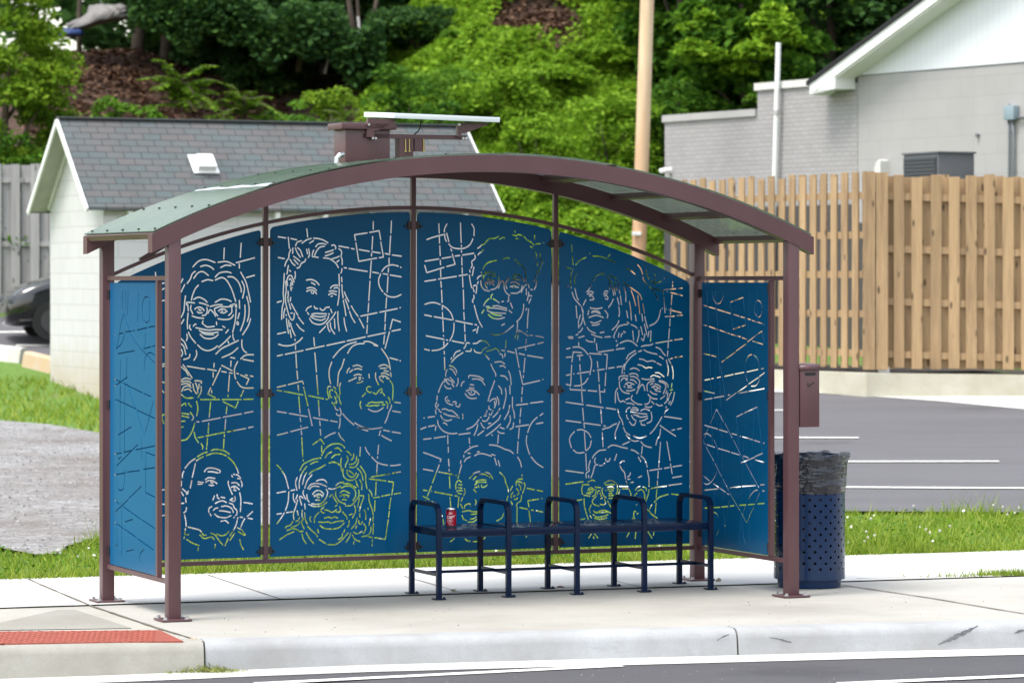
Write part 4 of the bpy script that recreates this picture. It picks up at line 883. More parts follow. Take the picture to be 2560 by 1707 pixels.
def strip(name, pts, w, z=.003, mat='joint', jitter=.25):
    mb = MB(); P = []
    for a, b in zip(pts[:-1], pts[1:]):
        a, b = np.array(a), np.array(b); k = max(2, int(np.hypot(*(b - a)) / .12)); P += [a + (b - a) * i / k for i in range(k)]
    P.append(np.array(pts[-1])); L_ = offs(P, w / 2); R_ = offs(P, -w / 2); vs = []
    for i in range(len(P)):
        s = 1 + rng.normal() * jitter; m_ = P[i]; vs += [(*(m_ + (L_[i] - m_) * s), z), (*(m_ + (R_[i] - m_) * s), z)]
    mb.add(vs, [(2 * i, 2 * i + 1, 2 * i + 3, 2 * i + 2) for i in range(len(P) - 1)])
    return tag(mb.build(name, M_[mat]), kind='structure')
strip('expansion_joint', [jl0 - jd * 12, jl1 + jd * 12], .010)
strip('expansion_joint', [walk_at(71, 1447), walk_at(96, 1458.6)] + RJ, .020)
strip('expansion_joint', [walk_at(520, 1437), walk_at(700, 1497)], .012)
strip('expansion_joint', [walk_at(2104, 1461.5), walk_at(2330, 1495), walk_at(2495, 1523), walk_at(2700, 1556)], .02)
strip('expansion_joint', [walk_at(2141, 1446), walk_at(2350, 1439), walk_at(2700, 1432)], .016)
strip('expansion_joint', [walk_at(1010, 1440), walk_at(1165, 1484)], .010)
strip('expansion_joint', [walk_at(1540, 1452), walk_at(1600, 1467)], .010)
strip('expansion_joint', [walk_at(512, 1602), walk_at(900, 1594), walk_at(1300, 1584), walk_at(1835, 1571), walk_at(2600, 1553)], .010)
# tyre scuffs on the kerb face
def kerb_pt(px, py):
    a = (px - 1280) / F
    for p, q in zip(KR[:-1], KR[1:]):      # line of sight against the kerb face
        t = q - p; n_ = np.array([t[1], -t[0]]) / np.hypot(*t); o_ = p + n_ * .058
        Y = (o_[0] * n_[0] + o_[1] * n_[1]) / (a * n_[0] + n_[1]); x = a * Y
        if min(p[0], q[0]) - .01 <= x <= max(p[0], q[0]) + .01: break
    return np.array([x, Y]) + n_ * .004, H - (py - YH) / F * Y
for pts in (((1922, 1592, .5), (1945, 1596, 2.2), (1962, 1601, 3.4), (1978, 1604.5, 2)), ((2345, 1610, 1), (2375, 1597, 5), (2405, 1583, 6), (2432, 1570, 3), (2445, 1563, 1)), ((2535, 1582, 1), (2550, 1576, 4), (2575, 1572, 2)), ((1792, 1600, 1), (1806, 1591, 2.5), (1822, 1585, 1.))):
    mb = MB(); vs = []; Q = []
    for (x0, y0, w0), (x1, y1, w1) in zip(pts[:-1], pts[1:]): Q += [(x0 + (x1 - x0) * k / 6, y0 + (y1 - y0) * k / 6, (w0 + (w1 - w0) * k / 6) * rng.uniform(.55, 1.35)) for k in range(6)]
    for x, y, w in Q + [pts[-1]]:
        for s_ in (-1, 1):
            p, z = kerb_pt(x, y + s_ * w); vs.append((p[0], p[1], z))
    mb.add(vs, [(2 * i, 2 * i + 1, 2 * i + 3, 2 * i + 2) for i in range(len(vs) // 2 - 1)]); tag(mb.build('tyre_scuff', M_['scuff']), kind='structure')

# tactile paving at the crossing: red mat with rows of domes
TQ = [walk_at(*p) for p in ((-260, 1583), (400, 1577.5), (458, 1605), (-260, 1615))]
mb = MB(); 
mb.add([(p[0], p[1], z) for z in (-.001, .008) for p in TQ], [(4, 5, 6, 7), (0, 1, 5, 4), (1, 2, 6, 5), (2, 3, 7, 6), (3, 0, 4, 7)])
e1 = (TQ[1] - TQ[0]); L1 = np.hypot(*e1); e1 = e1 / L1; e2 = np.array([-e1[1], e1[0]])
for i in range(int(L1 / .06)):
    for j in range(-14, 4):
        p = TQ[0] + e1 * (.03 + i * .06 + (.0 if j % 2 else .03)) + e2 * (j * .052)
        if inside(np.array(TQ) * .985 + np.mean(TQ, 0) * .015, p[None])[0]:
            mb.lathe([(.017, .0075), (.0155, .0115), (.010, .0135), (.0001, .0138)], 8, (p[0], p[1]))
tag(mb.build('tactile_paving', M_['tactile'], smooth=True), 'red tactile paving mat with rows of raised domes at the kerb ramp', 'tactile paving')

# ------------------------------------------------------------------ bus shelter
SX, SY, TH = -.3773, 22.464, R(22.92)
L, D = 4.058, 1.351
cs, sn = math.cos(TH), math.sin(TH)
def to_world(u, v): return SX + u * cs - v * sn, SY + u * sn + v * cs
def pv(px, py, v):
    dx = (px - 1280) / F; Y = (v - SX * sn + SY * cs) / (cs - dx * sn); X = dx * Y
    return (X - SX) * cs + (Y - SY) * sn, H - (py - YH) / F * Y
def pu(px, py, u):
    dx = (px - 1280) / F; Y = (u + SX * cs + SY * sn) / (dx * cs + sn); X = dx * Y
    return -(X - SX) * sn + (Y - SY) * cs, H - (py - YH) / F * Y
def walk_uv(px, py, z=0.0):
    X, Y = walk_at(px, py, z); return (X - SX) * cs + (Y - SY) * sn, -(X - SX) * sn + (Y - SY) * cs

def rod(u, top=True):       # the roof beams' upper and lower arcs
    return (-2.327 + math.sqrt(5.072 ** 2 - u * u)) if top else (-2.357 + math.sqrt(25. - u * u))
def railz(u): return -2.400 + math.sqrt(4.851 ** 2 - u * u)
def ptop(u): return -2.1088 + math.sqrt(4.5314 ** 2 - u * u)

SH = empty('bus_shelter', (SX, SY, 0), TH, 'brown metal bus shelter with arched roof and blue cut-out portrait panels', 'bus shelter')
UE = 2.168
for v in (-D / 2, D / 2):
    us = np.linspace(-UE, UE, 61)
    poly = [(u, rod(u)) for u in us] + [(u, rod(u, False)) for u in us[::-1]]
    n = len(us); mb = MB(); w = .0425
    vs = [(u, v + s * w, z) for s in (-1, 1) for u, z in poly]; m = 2 * n
    fs = []
    for i in range(n - 1):
        a, b, c_, d_ = i, i + 1, m - 2 - i, m - 1 - i
        fs += [(a, b, c_, d_), (m + a, m + d_, m + c_, m + b), (a, m + a, m + b, b), (d_, c_, m + c_, m + d_)]
    fs += [(0, m - 1, 2 * m - 1, m), (n - 1, m + n - 1, m + n, n)]
    mb.add(vs, fs); mb.build('roof_beam', M_['brown'], SH, smooth=True)
for u in (-L / 2, L / 2):
    for v in (-D / 2, D / 2):
        mb = MB(); mb.box((u - .0381, v - .0381, .011), (u + .0381, v + .0381, rod(u, False) + .03), bev=.004)
        p = mb.build('post', M_['brown'], SH, smooth=True)
        mb = MB(); mb.box((u - .09, v - .09, .001), (u + .09, v + .09, .012), 0, bev=.002)
        for a, b in ((-1, -1), (1, -1), (1, 1), (-1, 1)):
            mb.lathe([(.018, .012), (.018, .015), (.011, .016), (.011, .027), (.0001, .029)], 6, (u + a * .066, v + b * .066), 1)
        mb.build('base_plate', [M_['brown'], M_['zinc']], p, smooth=True)
BOLT = [None]
# roof sheets, bent over the beams, with bolts and sealing strips
JN = [-2.162, -1.43, -.66, .07, .80, 1.43, 2.162]
for a, b in zip(JN[:-1], JN[1:]):
    us = np.linspace(a + .003, b - .003, 14); mb = MB(); n = len(us)
    lap = .004 if JN.index(a) % 2 else .0
    vs = [(u, v, rod(u) + .006 + lap + dz) for dz in (0, .006) for v in (-.705, .725) for u in us]
    fs = []
    for i in range(n - 1):
        fs += [(i, n + i, n + i + 1, i + 1), (2 * n + i, 2 * n + i + 1, 3 * n + i + 1, 3 * n + i), (i, i + 1, 2 * n + i + 1, 2 * n + i), (n + i, 3 * n + i, 3 * n + i + 1, n + i + 1)]
    fs += [(0, 2 * n, 3 * n, n), (n - 1, 2 * n - 1, 4 * n - 1, 3 * n - 1)]
    mb.add(vs, fs); rp = mb.build('roof_sheet', M_['poly'], SH, smooth=True)
    rows = [a + .035, (a + b) / 2] + ([b - .035] if b == JN[-1] else [])
    for u in rows:
        for v in np.linspace(-.64, .66, 5):
            if BOLT[0] is None:
                bl = MB(); bl.lathe([(.009, -.002), (.009, .004), (.0001, .007)], 8); BOLT[0] = bl.build('bolt', M_['dark'], rp); bo = BOLT[0]
            else: bo = BOLT[0].copy(); col.objects.link(bo); bo.parent = rp
            bo.location = (u, v, rod(u) + .012 + lap)
for u in (-1.43, .80):        # bright sealing strips at the laps
    mb = MB(); vs = []; k = 13
    for i in range(k):
        v = -.70 + 1.41 * i / (k - 1); b_ = .004 + .003 * math.sin(i * 1.5)
        for du, dz in ((-.022, .013), (-.018, .013 + b_), (.016, .014 + b_), (.022, .013)): vs.append((u + du, v, rod(u + du) + dz))
    mb.add(vs, [(i * 4 + j, i * 4 + j + 1, i * 4 + j + 5, i * 4 + j + 4) for i in range(k - 1) for j in range(3)])
    mb.build('sealing_strip', M_['silver'] if u < -1 else M_['white'], SH, smooth='all')
for u in (-2.145, -1.79, -1.43, -1.05, -.66, -.05, .42, .93, 1.40, 1.78, 2.145):
    s = -u / math.sqrt(5.05 ** 2 - u * u); c = Vector((1, 0, s)).normalized(); nn = Vector((-s, 0, 1)).normalized(); w = .10 if abs(u - .93) < .01 else .04
    z = rod(u) - .018
    mb = MB(); mb.bar((u, -D / 2 + .0425, z), (u, D / 2 - .0425, z), w, .034, up=nn); mb.build('purlin', M_['brown'], SH)
mb = MB()           # sloping bar behind the left front post
a = pv(350, 650, D / 2 + .02); b = pv(470, 578, D / 2 + .02); mb.bar((a[0], D / 2 + .02, a[1]), (b[0], D / 2 + .02, b[1]), .03, .028, up=(0, 0, 1)); mb.build('brace', M_['brown'], SH)
# back frame
us = np.linspace(-L / 2 + .036, L / 2 - .036, 41); mb = MB(); n = len(us); vs = []
for u in us:
    z = railz(u)
    vs += [(u, D / 2 - .013, z - .012), (u, D / 2 + .013, z - .012), (u, D / 2 + .013, z + .012), (u, D / 2 - .013, z + .012)]
mb.add(vs, [(i * 4 + j, i * 4 + (j + 1) % 4, i * 4 + 4 + (j + 1) % 4, i * 4 + 4 + j) for i in range(n - 1) for j in range(4)] + [(3, 2, 1, 0), (4 * n - 4, 4 * n - 3, 4 * n - 2, 4 * n - 1)])
mb.build('arched_rail', M_['brown'], SH, smooth=True)
mb = MB(); mb.bar((-L / 2 + .036, D / 2, .217), (L / 2 - .036, D / 2, .217), .026, .026); mb.build('bottom_rail', M_['brown'], SH)
MU = [-.993, .006, 1.002]
def clip_mesh(u, v, z, du, dv, name, par):
    mb = MB(); mb.box((u - du, v - dv, z - .026), (u + du, v + dv, z + .026))
    for s in (-1, 1):
        if du > dv: mb.tube([(u + s * (du + .012), v - dv - .006, z - .006), (u + s * (du + .012), v + dv + .006, z - .006)], .008, 8)
    mb.build(name, M_['dark'], par)
for u in MU:
    mb = MB(); mb.box((u - .0155, D / 2 - .0155, .2305), (u + .0155, D / 2 + .0155, rod(u, False) + .01), bev=.002); mo = mb.build('mullion', M_['brown'], SH)
    for z in (ptop(u) - .085, 1.275, .285): clip_mesh(u, D / 2, z, .040, .012, 'clip', mo)
for u in (-L / 2, L / 2):
    for z in (2.0, .22):
        mb = MB(); mb.bar((u, -D / 2 + .036, z), (u, D / 2 - .036, z), .026, .026); mb.build('side_rail', M_['brown'], SH)
    mb = MB(); mb.box((u - .0155, -.418, .2335), (u + .0155, -.387, 1.9865), bev=.002); mo = mb.build('mullion', M_['brown'], SH)
    for z in (1.93, 1.25, .29): clip_mesh(u, -.377, z, .010, .014, 'clip', mo)
    for z in (1.90, 1.22, .32): clip_mesh(u, .622, z, .010, .022, 'clip', SH)

# cut-through panels
def strokes_of(keys):
    for k in keys:
        ox, oy, s, txt = ART[k]
        for line in txt.strip().replace('\n', ';').split(';'):
            line = line.strip()
            if not line: continue
            st = line[0] == '!'
            yield st, [(ox + float(a) * s, oy + float(b) * s) for a, b in (q.split(',') for q in line.lstrip('!').split())]

def spline(P, k=4):
    if len(P) < 3: return P
    P = [Vector(p) for p in P]; Q = [P[0] * 2 - P[1]] + P + [P[-1] * 2 - P[-2]]; out = []
    for i in range(1, len(Q) - 2):
        a, b, c, d = Q[i - 1:i + 3]
        for j in range(k):
            t = j / k
            out.append(0.5 * ((2 * b) + (c - a) * t + (2 * a - 5 * b + 4 * c - d) * t * t + (3 * b - a - 3 * c + d) * t ** 3))
    out.append(P[-1]); return [(p.x, p.y) for p in out]

def capsule(P, w):
    P = [Vector(p) for p in P]; Q = [P[0]]
    for p in P[1:]:
        if (p - Q[-1]).length > .0015: Q.append(p)
    if len(Q) < 2: Q = [P[0] - Vector((.002, 0)), P[0] + Vector((.002, 0))]
    P = Q; n = len(P); Lt, Rt = [], []
    for i in range(n):
        t = (P[min(i + 1, n - 1)] - P[max(i - 1, 0)]).normalized(); nn = Vector((-t.y, t.x)) * w / 2
        Lt.append(P[i] + nn); Rt.append(P[i] - nn)
    t0 = (P[1] - P[0]).normalized() * w * .42; t1 = (P[-1] - P[-2]).normalized() * w * .42
    return Rt + [P[-1] + t1] + Lt[::-1] + [P[0] - t0]

def cut_panel(outline, keys, project, place, clampbox, thick, w=.0085):
    cuts = []
    x0, x1, z0 = clampbox
    for straight, P in strokes_of(keys):
        Q = [project(*p) for p in P]
        Q = [(min(max(a, x0), x1), max(b, z0)) for a, b in Q]
        if straight:
            for a, b in zip(Q[:-1], Q[1:]): cuts.append(capsule([a, b], w))
        else: cuts.append(capsule(spline(Q), w))
    V, T = cdt_tris(outline, cuts)
    cnt = {}
    for t in T:
        for i in range(3):
            e = (t[i], t[(i + 1) % 3])
            if (e[1], e[0]) in cnt: del cnt[(e[1], e[0])]
            else: cnt[e] = 1
    n = len(V); mb = MB()
    mb.add([place(v.x, v.y, -thick / 2) for v in V] + [place(v.x, v.y, thick / 2) for v in V],
           [tuple(t) for t in T] + [tuple(n + i for i in t[::-1]) for t in T] + [(b, a, n + a, n + b) for a, b in cnt])
    return mb
def rounded(u0, u1, z0, topf, r=.02):
    us = np.linspace(u0 + r, u1 - r, 24)
    return [(u0, z0), (u1, z0), (u1, topf(u1) - r)] + [(u1 - r * .3, topf(u1) - r * .3)] + [(u, topf(u)) for u in us[::-1]] + [(u0 + r * .3, topf(u0) - r * .3), (u0, topf(u0) - r)]
PE = [(-1.972, -1.024), (-.962, -.015), (.032, .973), (1.029, 1.972)]
for (a, b), keys in zip(PE, ('AB', 'CDE', 'FGH', 'IJK')):
    mb = cut_panel(rounded(a, b, .244, ptop), keys, lambda x, y: pv(x, y, D / 2 - .002), lambda p, q, d_: (p, D / 2 + d_, q), (a + .012, b - .012, .262), .004)
    mb.build('art_panel', M_['blue'], SH, fix=False)
for u, keys in ((L / 2, 'LM'), (-L / 2, 'NO')):
    mb = cut_panel([(-.368, .238), (.600, .238), (.600, 1.972), (-.368, 1.972)], keys, lambda x, y: pu(x, y, u), lambda p, q, d_: (u + d_, p, q), (-.350, .585, .255), .004, .0078)
    mb.build('art_panel', M_['blue'], SH, fix=False)

# control box, solar panel and its mounting behind the roof beam
VB = D / 2 + .10
def P3(px, py, v): u, z = pv(px, py, v); return u, z
u0, z0 = P3(863.5, 404, VB); u1, z1 = P3(975, 327, VB)
mb = MB(); mb.box((u0, VB, 2.68), (u1, VB + .21, z1 + .01), bev=.004); cb = mb.build('control_box', M_['brown'], SH, smooth=True)
lt = P3(858, 307, VB)[1]
mb = MB(); mb.box((u0 - .035, VB - .03, z1 + .005), (u1 + .035, VB + .24, lt), bev=.004)
mb.tube([(u0 + .13, VB - .03, lt - .012), (u0 + .13, VB - .036, lt - .012)], .007, 8)
mb.build('lid', M_['brown'], cb, smooth=True)
mb = MB(); q = P3(845, 396, VB - .08); mb.tube([(q[0] - .01, VB - .08, q[1] - .05), (q[0] - .008, VB - .08, q[1]), (q[0] + .012, VB - .078, q[1] + .02), (q[0] + .04, VB - .06, q[1] + .026)], .017, 10); mb.build('cable_gland', M_['zinc'], SH, smooth=True)
VS = VB + .02
a = P3(986, 288, VS - .12); b = P3(1250, 301.5, VS - .12); cx_, cz_ = (a[0] + b[0]) / 2, (a[1] + b[1]) / 2; wd = (b[0] - a[0]) / 2
Mx = Matrix.Translation((cx_, VS - .12, cz_)) @ Matrix.Rotation(R(1.2), 4, 'Y') @ Matrix.Rotation(R(3.1), 4, 'X')
mb = MB(); mb.box((-wd, 0, -.0165), (wd, .56, .0165), 0, Mx, bev=.002)
sp = mb.build('solar_panel', M_['alu'], SH, smooth=True)
mb = MB(); mb.box((-wd + .02, .02, .0165), (wd - .02, .54, .0185), 0, Mx); mb.build('cells', M_['cell'], sp)
q0 = P3(905, 341, VS); q1 = P3(1165, 341, VS)
mb = MB(); mb.box((q0[0], VS - .02, q0[1] - .012), (q1[0], VS + .03, q0[1] + .016)); mb.build('mounting_bar', M_['brown'], SH)
m0 = P3(996, 395, VS); m1 = P3(1032, 347, VS)
mb = MB(); mb.box((m0[0], VS - .02 - .0, 2.70), (m1[0] - .004, VS + .06, m1[1] - .0)); mb.build('mast', M_['brown'], SH)
w0 = P3(1034, 379, VS); w1 = P3(1059, 347, VS); mb = MB(); mb.box((w0[0], VS - .02, w0[1]), (w1[0], VS + .02, w1[1])); mb.build('mounting_plate', M_['brown'], SH)
for px in (1014, 1023.5, 1059.5):
    mb = MB()
    t = P3(px, 348, VS - .026); bt = P3(px, 379, VS - .026); mb.tube([(t[0], VS - .026, t[1]), (bt[0], VS - .026, bt[1])], .004, 8)
    mb.lathe([(.009, bt[1] - .004), (.009, bt[1] + .006), (.0001, bt[1] + .007)], 6, (bt[0], VS - .026))
    mb.build('clamp_rod', M_['brass'], SH)
for P in (((920, 296), (990, 299), (990, 304), (944, 327), (936, 327), (936, 343), (917, 343)), ((1146, 307), (1221, 308.5), (1222, 311), (1165, 333), (1154, 333), (1154, 342), (1143, 342))):
    mb = MB(); pl = [P3(x, y, VS - .05) for x, y in P]; mb.prism(pl, VS - .05, VS - .02, lambda p, q, d_: (p, d_, q))
    for x, y in ((P[0][0] + 2, 312), (P[0][0] + 12, 346), (P[0][0] + 19, 346)):
        k = P3(x, y, VS - .056); mb.tube([(k[0], VS - .062, k[1]), (k[0], VS - .046, k[1])], .008, 8, 1)
    mb.build('panel_bracket', [M_['brown'], M_['zinc']], SH)
mb = MB(); c_ = [P3(x, y, VS + .02) for x, y in ((1053, 300), (1051, 318), (1046, 328), (1036, 336))]; mb.tube([(a, VS + .02, b) for a, b in c_], .004, 6); mb.build('cable', M_['black'], SH, smooth='all')

# ------------------------------------------------------------------ bench
BN = empty('bench', (*to_world(-.085, .0), 0), TH, 'long navy metal bench with five low armrests inside the shelter', 'bench')
sp_, bd, sz = .4705, .465, .432
for i in range(5):
    u = i * sp_; mb = MB(); r = .07; top = .587
    path = [(0, .009), (0, top - r)] + [(r - r * math.cos(R(t)), top - r + r * math.sin(R(t))) for t in (18, 36, 54, 72, 90)]
    path = path + [(bd - p, z) for p, z in path[::-1]]
    vs = []; n = len(path)
    for k, (p, z) in enumerate(path):
        q0, q1 = path[max(k - 1, 0)], path[min(k + 1, n - 1)]; t = Vector((q1[0] - q0[0], q1[1] - q0[1])).normalized(); nn = Vector((-t.y, t.x)) * .013
        vs += [(u - .016, p + nn.x, z + nn.y), (u + .016, p + nn.x, z + nn.y), (u + .016, p - nn.x, z - nn.y), (u - .016, p - nn.x, z - nn.y)]
    mb.add(vs, [(k * 4 + j, k * 4 + (j + 1) % 4, k * 4 + 4 + (j + 1) % 4, k * 4 + 4 + j) for k in range(n - 1) for j in range(4)])
    lg = mb.build('leg_frame', M_['navy'], BN, smooth=True)
    mb = MB()
    for p in (0, bd):
        mb = MB(); mb.box((u - .036, p - .036, .001), (u + .036, p + .036, .009), bev=.002); mb.lathe([(.008, .009), (.008, .016), (.0001, .017)], 6, (u + .025, p - .025)); mb.build('foot_plate', M_['navy'], lg, smooth=True)
    mb = MB(); mb.bar((u, .0135, .152), (u, bd - .0135, .152), .014, .02); mb.build('cross_brace', M_['navy'], BN)
    if i < 4:
        mb = MB(); mb.box((u + .0175, -.012, sz - .046), (u + sp_ - .0175, bd + .012, sz), bev=.004)
        mb.build('seat', M_['navy'], BN, smooth=True)
mb = MB(); mb.bar((0.008, bd * .5, .152), (4 * sp_ - .008, bd * .5, .152), .012, .018); mb.build('stretcher', M_['navy'], BN)

# ------------------------------------------------------------------ drink can on the seat
cu, cv = walk_uv(1133, 1319, sz); CX, CY = to_world(cu, cv + .035)
CN = empty('drink_can', (CX, CY, sz), R(-4), 'small red soda can with white lettering standing on the bench seat', 'soda can')
mb = MB(); mb.lathe([(.0001, .006), (.020, .003), (.0235, .0), (.026, .003)], 40, mi=1)
mb.lathe([(.026, .003), (.0328, .0135)], 40, mi=1); mb.lathe([(.0328, .0135), (.0331, .016), (.0331, .104)], 40, mi=0); mb.lathe([(.0331, .104), (.0322, .108), (.0285, .1155)], 40, mi=2)
mb.lathe([(.0285, .1155), (.0275, .119), (.0275, .1215), (.0262, .1218), (.0255, .118), (.0001, .118)], 40, mi=1)
mb.build('can_body', [M_['canred'], M_['silver'], M_['canmaroon']], CN, smooth=True)
mb = MB(); mb.tube([(0.004 + .009 * math.cos(t), .006 * math.sin(t), .1195) for t in np.linspace(0, 6.3, 14)], .0012, 6); mb.build('pull_tab', M_['silver'], CN)
def bent_text(txt, size, z, a0, rad, name, shear=0.0, squash=1.0, bold=.0):
    cu_ = bpy.data.curves.new('tmp', 'FONT'); cu_.body = txt; cu_.size = size; cu_.align_x = 'CENTER'; cu_.shear = shear; cu_.offset = bold
    tmp = bpy.data.objects.new('tmp', cu_); col.objects.link(tmp); bpy.context.view_layer.update()
    me = bpy.data.meshes.new_from_object(tmp.evaluated_get(bpy.context.evaluated_depsgraph_get()))
    bpy.data.objects.remove(tmp); bpy.data.curves.remove(cu_)
    bm = bmesh.new(); bm.from_mesh(me); bmesh.ops.triangulate(bm, faces=bm.faces[:])
    bmesh.ops.subdivide_edges(bm, edges=[e for e in bm.edges if e.calc_length() > .004], cuts=2)
    for v in bm.verts:
        a = a0 + v.co.x * squash / rad; zz = z + v.co.y + .12 * (v.co.x) * (1 if name == 'lettering' else 0); v.co = Vector((math.sin(a) * rad, -math.cos(a) * rad, zz))
    bm.to_mesh(me); bm.free(); me.materials.clear(); me.materials.append(M_['print'])
    me.name = name; o = bpy.data.objects.new(name, me); o.parent = CN; col.objects.link(o); return o
bent_text('Dr', .021, .084, -.02, .0336, 'lettering', .1, .95, .0006)
bent_text('Pepper', .0225, .064, -.02, .0336, 'lettering', .1, .72, .0007)
bent_text('23', .015, .0405, -.18, .0337, 'lettering', 0, .95, .0006)
mb = MB(); vs = []; k = 40
for i in range(k):
    t = 2 * math.pi * i / k
    for rr in (.0165, .0142): 
        a = -.18 + math.cos(t) * rr / .0334; vs.append((math.sin(a) * .0335, -math.cos(a) * .0335, .0455 + math.sin(t) * rr * .95))
mb.add(vs, [(2 * i, 2 * i + 1, 2 * ((i + 1) % k) + 1, 2 * ((i + 1) % k)) for i in range(k)])
vs = []
for i in range(17):
    x = -.9 + 1.9 * i / 16; zc = .061 + .010 * (x + .2) ** 2 * 1.1 + .004 * x; h_ = .0022 * (1 - abs(x) * .6)
    for s in (-1, 1): vs.append((math.sin(x) * .0336, -math.cos(x) * .0336, zc + s * h_))
mb.add(vs, [(2 * i, 2 * i + 1, 2 * i + 3, 2 * i + 2) for i in range(16)])
vs = []
for i in range(9):
    x = -.45 + .9 * i / 8
    for s in (-1, 1): vs.append((math.sin(x) * .0335, -math.cos(x) * .0335, .0215 + s * .0011))
mb.add(vs, [(2 * i, 2 * i + 1, 2 * i + 3, 2 * i + 2) for i in range(8)])
mb.build('printed_ring', M_['print'], CN, fix=False)

# ------------------------------------------------------------------ ash bin on the right front post
ua, za = pv(1995.5, 1067, -D / 2); ub, zb = pv(2008, 1067, -D / 2); uc, zt = pv(2060, 921, -D / 2 - .06)
AU0 = L / 2 + .043; AW = .135; AZ0, AZ1 = za, pv(2030, 926, -D / 2 - .04)[1]; AV0, AV1 = -D / 2 - .045, -D / 2 + .055
AB = empty('ash_bin', (*to_world(AU0, AV0), AZ0), TH, 'brown wall-mounted cigarette bin with smoking symbol on the right front post', 'ash bin')
hh = AZ1 - AZ0
mb = MB(); mb.box((0, 0, 0), (AW, AV1 - AV0, hh), bev=.005)
mb.build('bin_body', M_['brown'], AB, smooth=True)
mb = MB(); dd_ = AV1 - AV0; o = .004; q = []
for z, ins, in ((hh + .001, -o), (hh + .024, -o), (hh + .034, .002), (hh + .042, .016), (hh + .046, .035)):
    q += [(ins, ins, z), (AW - ins, ins, z), (AW - ins, dd_ - ins, z), (ins, dd_ - ins, z)]
mb.add(q, [(i * 4 + j, i * 4 + (j + 1) % 4, i * 4 + 4 + (j + 1) % 4, i * 4 + 4 + j) for i in range(4) for j in range(4)] + [(16, 17, 18, 19), (3, 2, 1, 0)])
mb.build('lid', M_['brown'], AB, smooth='all')
mb = MB(); sl = []; s0, s1, zc, rr = AW * .22, AW * .80, hh - .022, .0095
for t in np.linspace(90, 270, 9): sl.append((s0 + rr * math.cos(R(t)) + rr, zc + rr * math.sin(R(t))))
for t in np.linspace(-90, 90, 9): sl.append((s1 - rr + rr * math.cos(R(t)), zc + rr * math.sin(R(t))))
mb.prism(sl, -.0012, .003, lambda p, q_, d_: (p, d_, q_)); mb.build('slot', M_['black'], AB)
mb = MB(); zc = hh - .085; mb.bar((AW * .44, -.0012, zc - .014), (AW * .70, -.0012, zc + .012), .006, .002, up=(0, 1, 0))
mb.bar((AW * .36, -.0012, zc - .006), (AW * .42, -.0012, zc - .018), .003, .002, up=(0, 1, 0))
mb.tube([(AW * .36, -.0012, zc + .010), (AW * .35, -.0012, zc + .002), (AW * .38, -.0012, zc - .004)], .0013, 6)
mb.tube([(AW * .45, -.0012, zc + .008), (AW * .43, -.0012, zc + .001), (AW * .46, -.0012, zc - .004)], .0013, 6)
mb.build('smoking_symbol', M_['black'], AB)
for z in (.08, hh - .09):
    mb = MB(); mb.tube([(-.006, dd_ * .5, z), (.001, dd_ * .5, z)], .009, 8); mb.build('mounting_bolt', M_['zinc'], AB)

# ------------------------------------------------------------------ litter bin and its bag
TX, TY = 1.932, 23.39; RB = .232
TB = empty('litter_bin', (TX, TY, 0), 0, 'round navy perforated metal litter bin beside the right front post', 'litter bin')
circ = 2 * math.pi * RB; hp = []; rows, cols = 20, 20
for j in range(19):
    z = .128 + j * .0372
    for i in range(cols):
        x = (i + (.5 if j % 2 else 0) + .25) * circ / cols
        hp.append([(x + .0096 * math.cos(t), z + .0096 * math.sin(t)) for t in np.linspace(0, 2 * math.pi, 9)[:-1]])
grid = [(x, z) for x in np.linspace(0, circ, 97) for z in (.055, .845)]
outl = [(x, .055) for x in np.linspace(0, circ, 97)] + [(x, .845) for x in np.linspace(circ, 0, 97)]
V, T = cdt_tris(outl, hp, [(x, z) for x in np.linspace(.02, circ - .02, 80) for z in np.linspace(.09, .83, 10)])
mb = MB(); mb.add([(RB * math.sin(v.x / RB), RB * math.cos(v.x / RB), v.y) for v in V], [tuple(t) for t in T])
bo = mb.build('bin_body', M_['binblue'], TB, smooth='all', fix=False)
bo.data.flip_normals() if bo.data.polygons[0].normal.dot(bo.data.polygons[0].center - Vector((0, 0, bo.data.polygons[0].center.z))) < 0 else None
bo.data.normals_split_custom_set_from_vertices([Vector((v.co.x, v.co.y, 0)).normalized() for v in bo.data.vertices])
mb = MB(); mb.lathe([(RB + .001, .835), (RB + .006, .842), (RB + .006, .856), (RB - .004, .860), (RB - .012, .856)], 64); mb.build('rim', M_['binblue'], TB, smooth='all')
mb = MB(); mb.lathe([(RB, .056), (RB - .022, .052), (RB - .03, .002), (.0001, .002)], 64); mb.build('base', M_['binblue'], TB, smooth=True)
mb = MB(); n, vs = 120, []; prof = [(.628, .000), (.633, .001), (.66, .003), (.70, .004), (.75, .005), (.80, .006), (.84, .009), (.858, .013), (.866, .010), (.864, .000), (.84, -.02), (.78, -.03), (.60, -.04), (.30, -.045), (.08, -.05)]
for iz, (z, o_) in enumerate(prof):
    for k in range(n):
        t = 2 * math.pi * k / n
        wv = .004 * math.sin(9 * t + z * 40) + .004 * math.sin(17 * t - z * 55 + 1) + .002 * math.sin(31 * t + z * 90)
        f_ = sstep(.64, .74, z) if o_ >= 0 else 1.
        r_ = RB + .003 + o_ + float(f_) * (wv if iz != 0 else 0) * (1.0 if o_ >= 0 else 2.2)
        zz = z + (.018 * math.sin(t - .5) * (1 - float(sstep(.63, .70, z))) if o_ >= 0 and z < .7 else 0) + (.007 * math.sin(7 * t) + .006 * math.sin(13 * t + 1) if .84 < z else 0)
        if z > .83 and o_ > .008: r_ += .02 * max(0, math.cos((t - .15) * 1.0)) ** 12
        vs.append((r_ * math.cos(t), r_ * math.sin(t), zz))
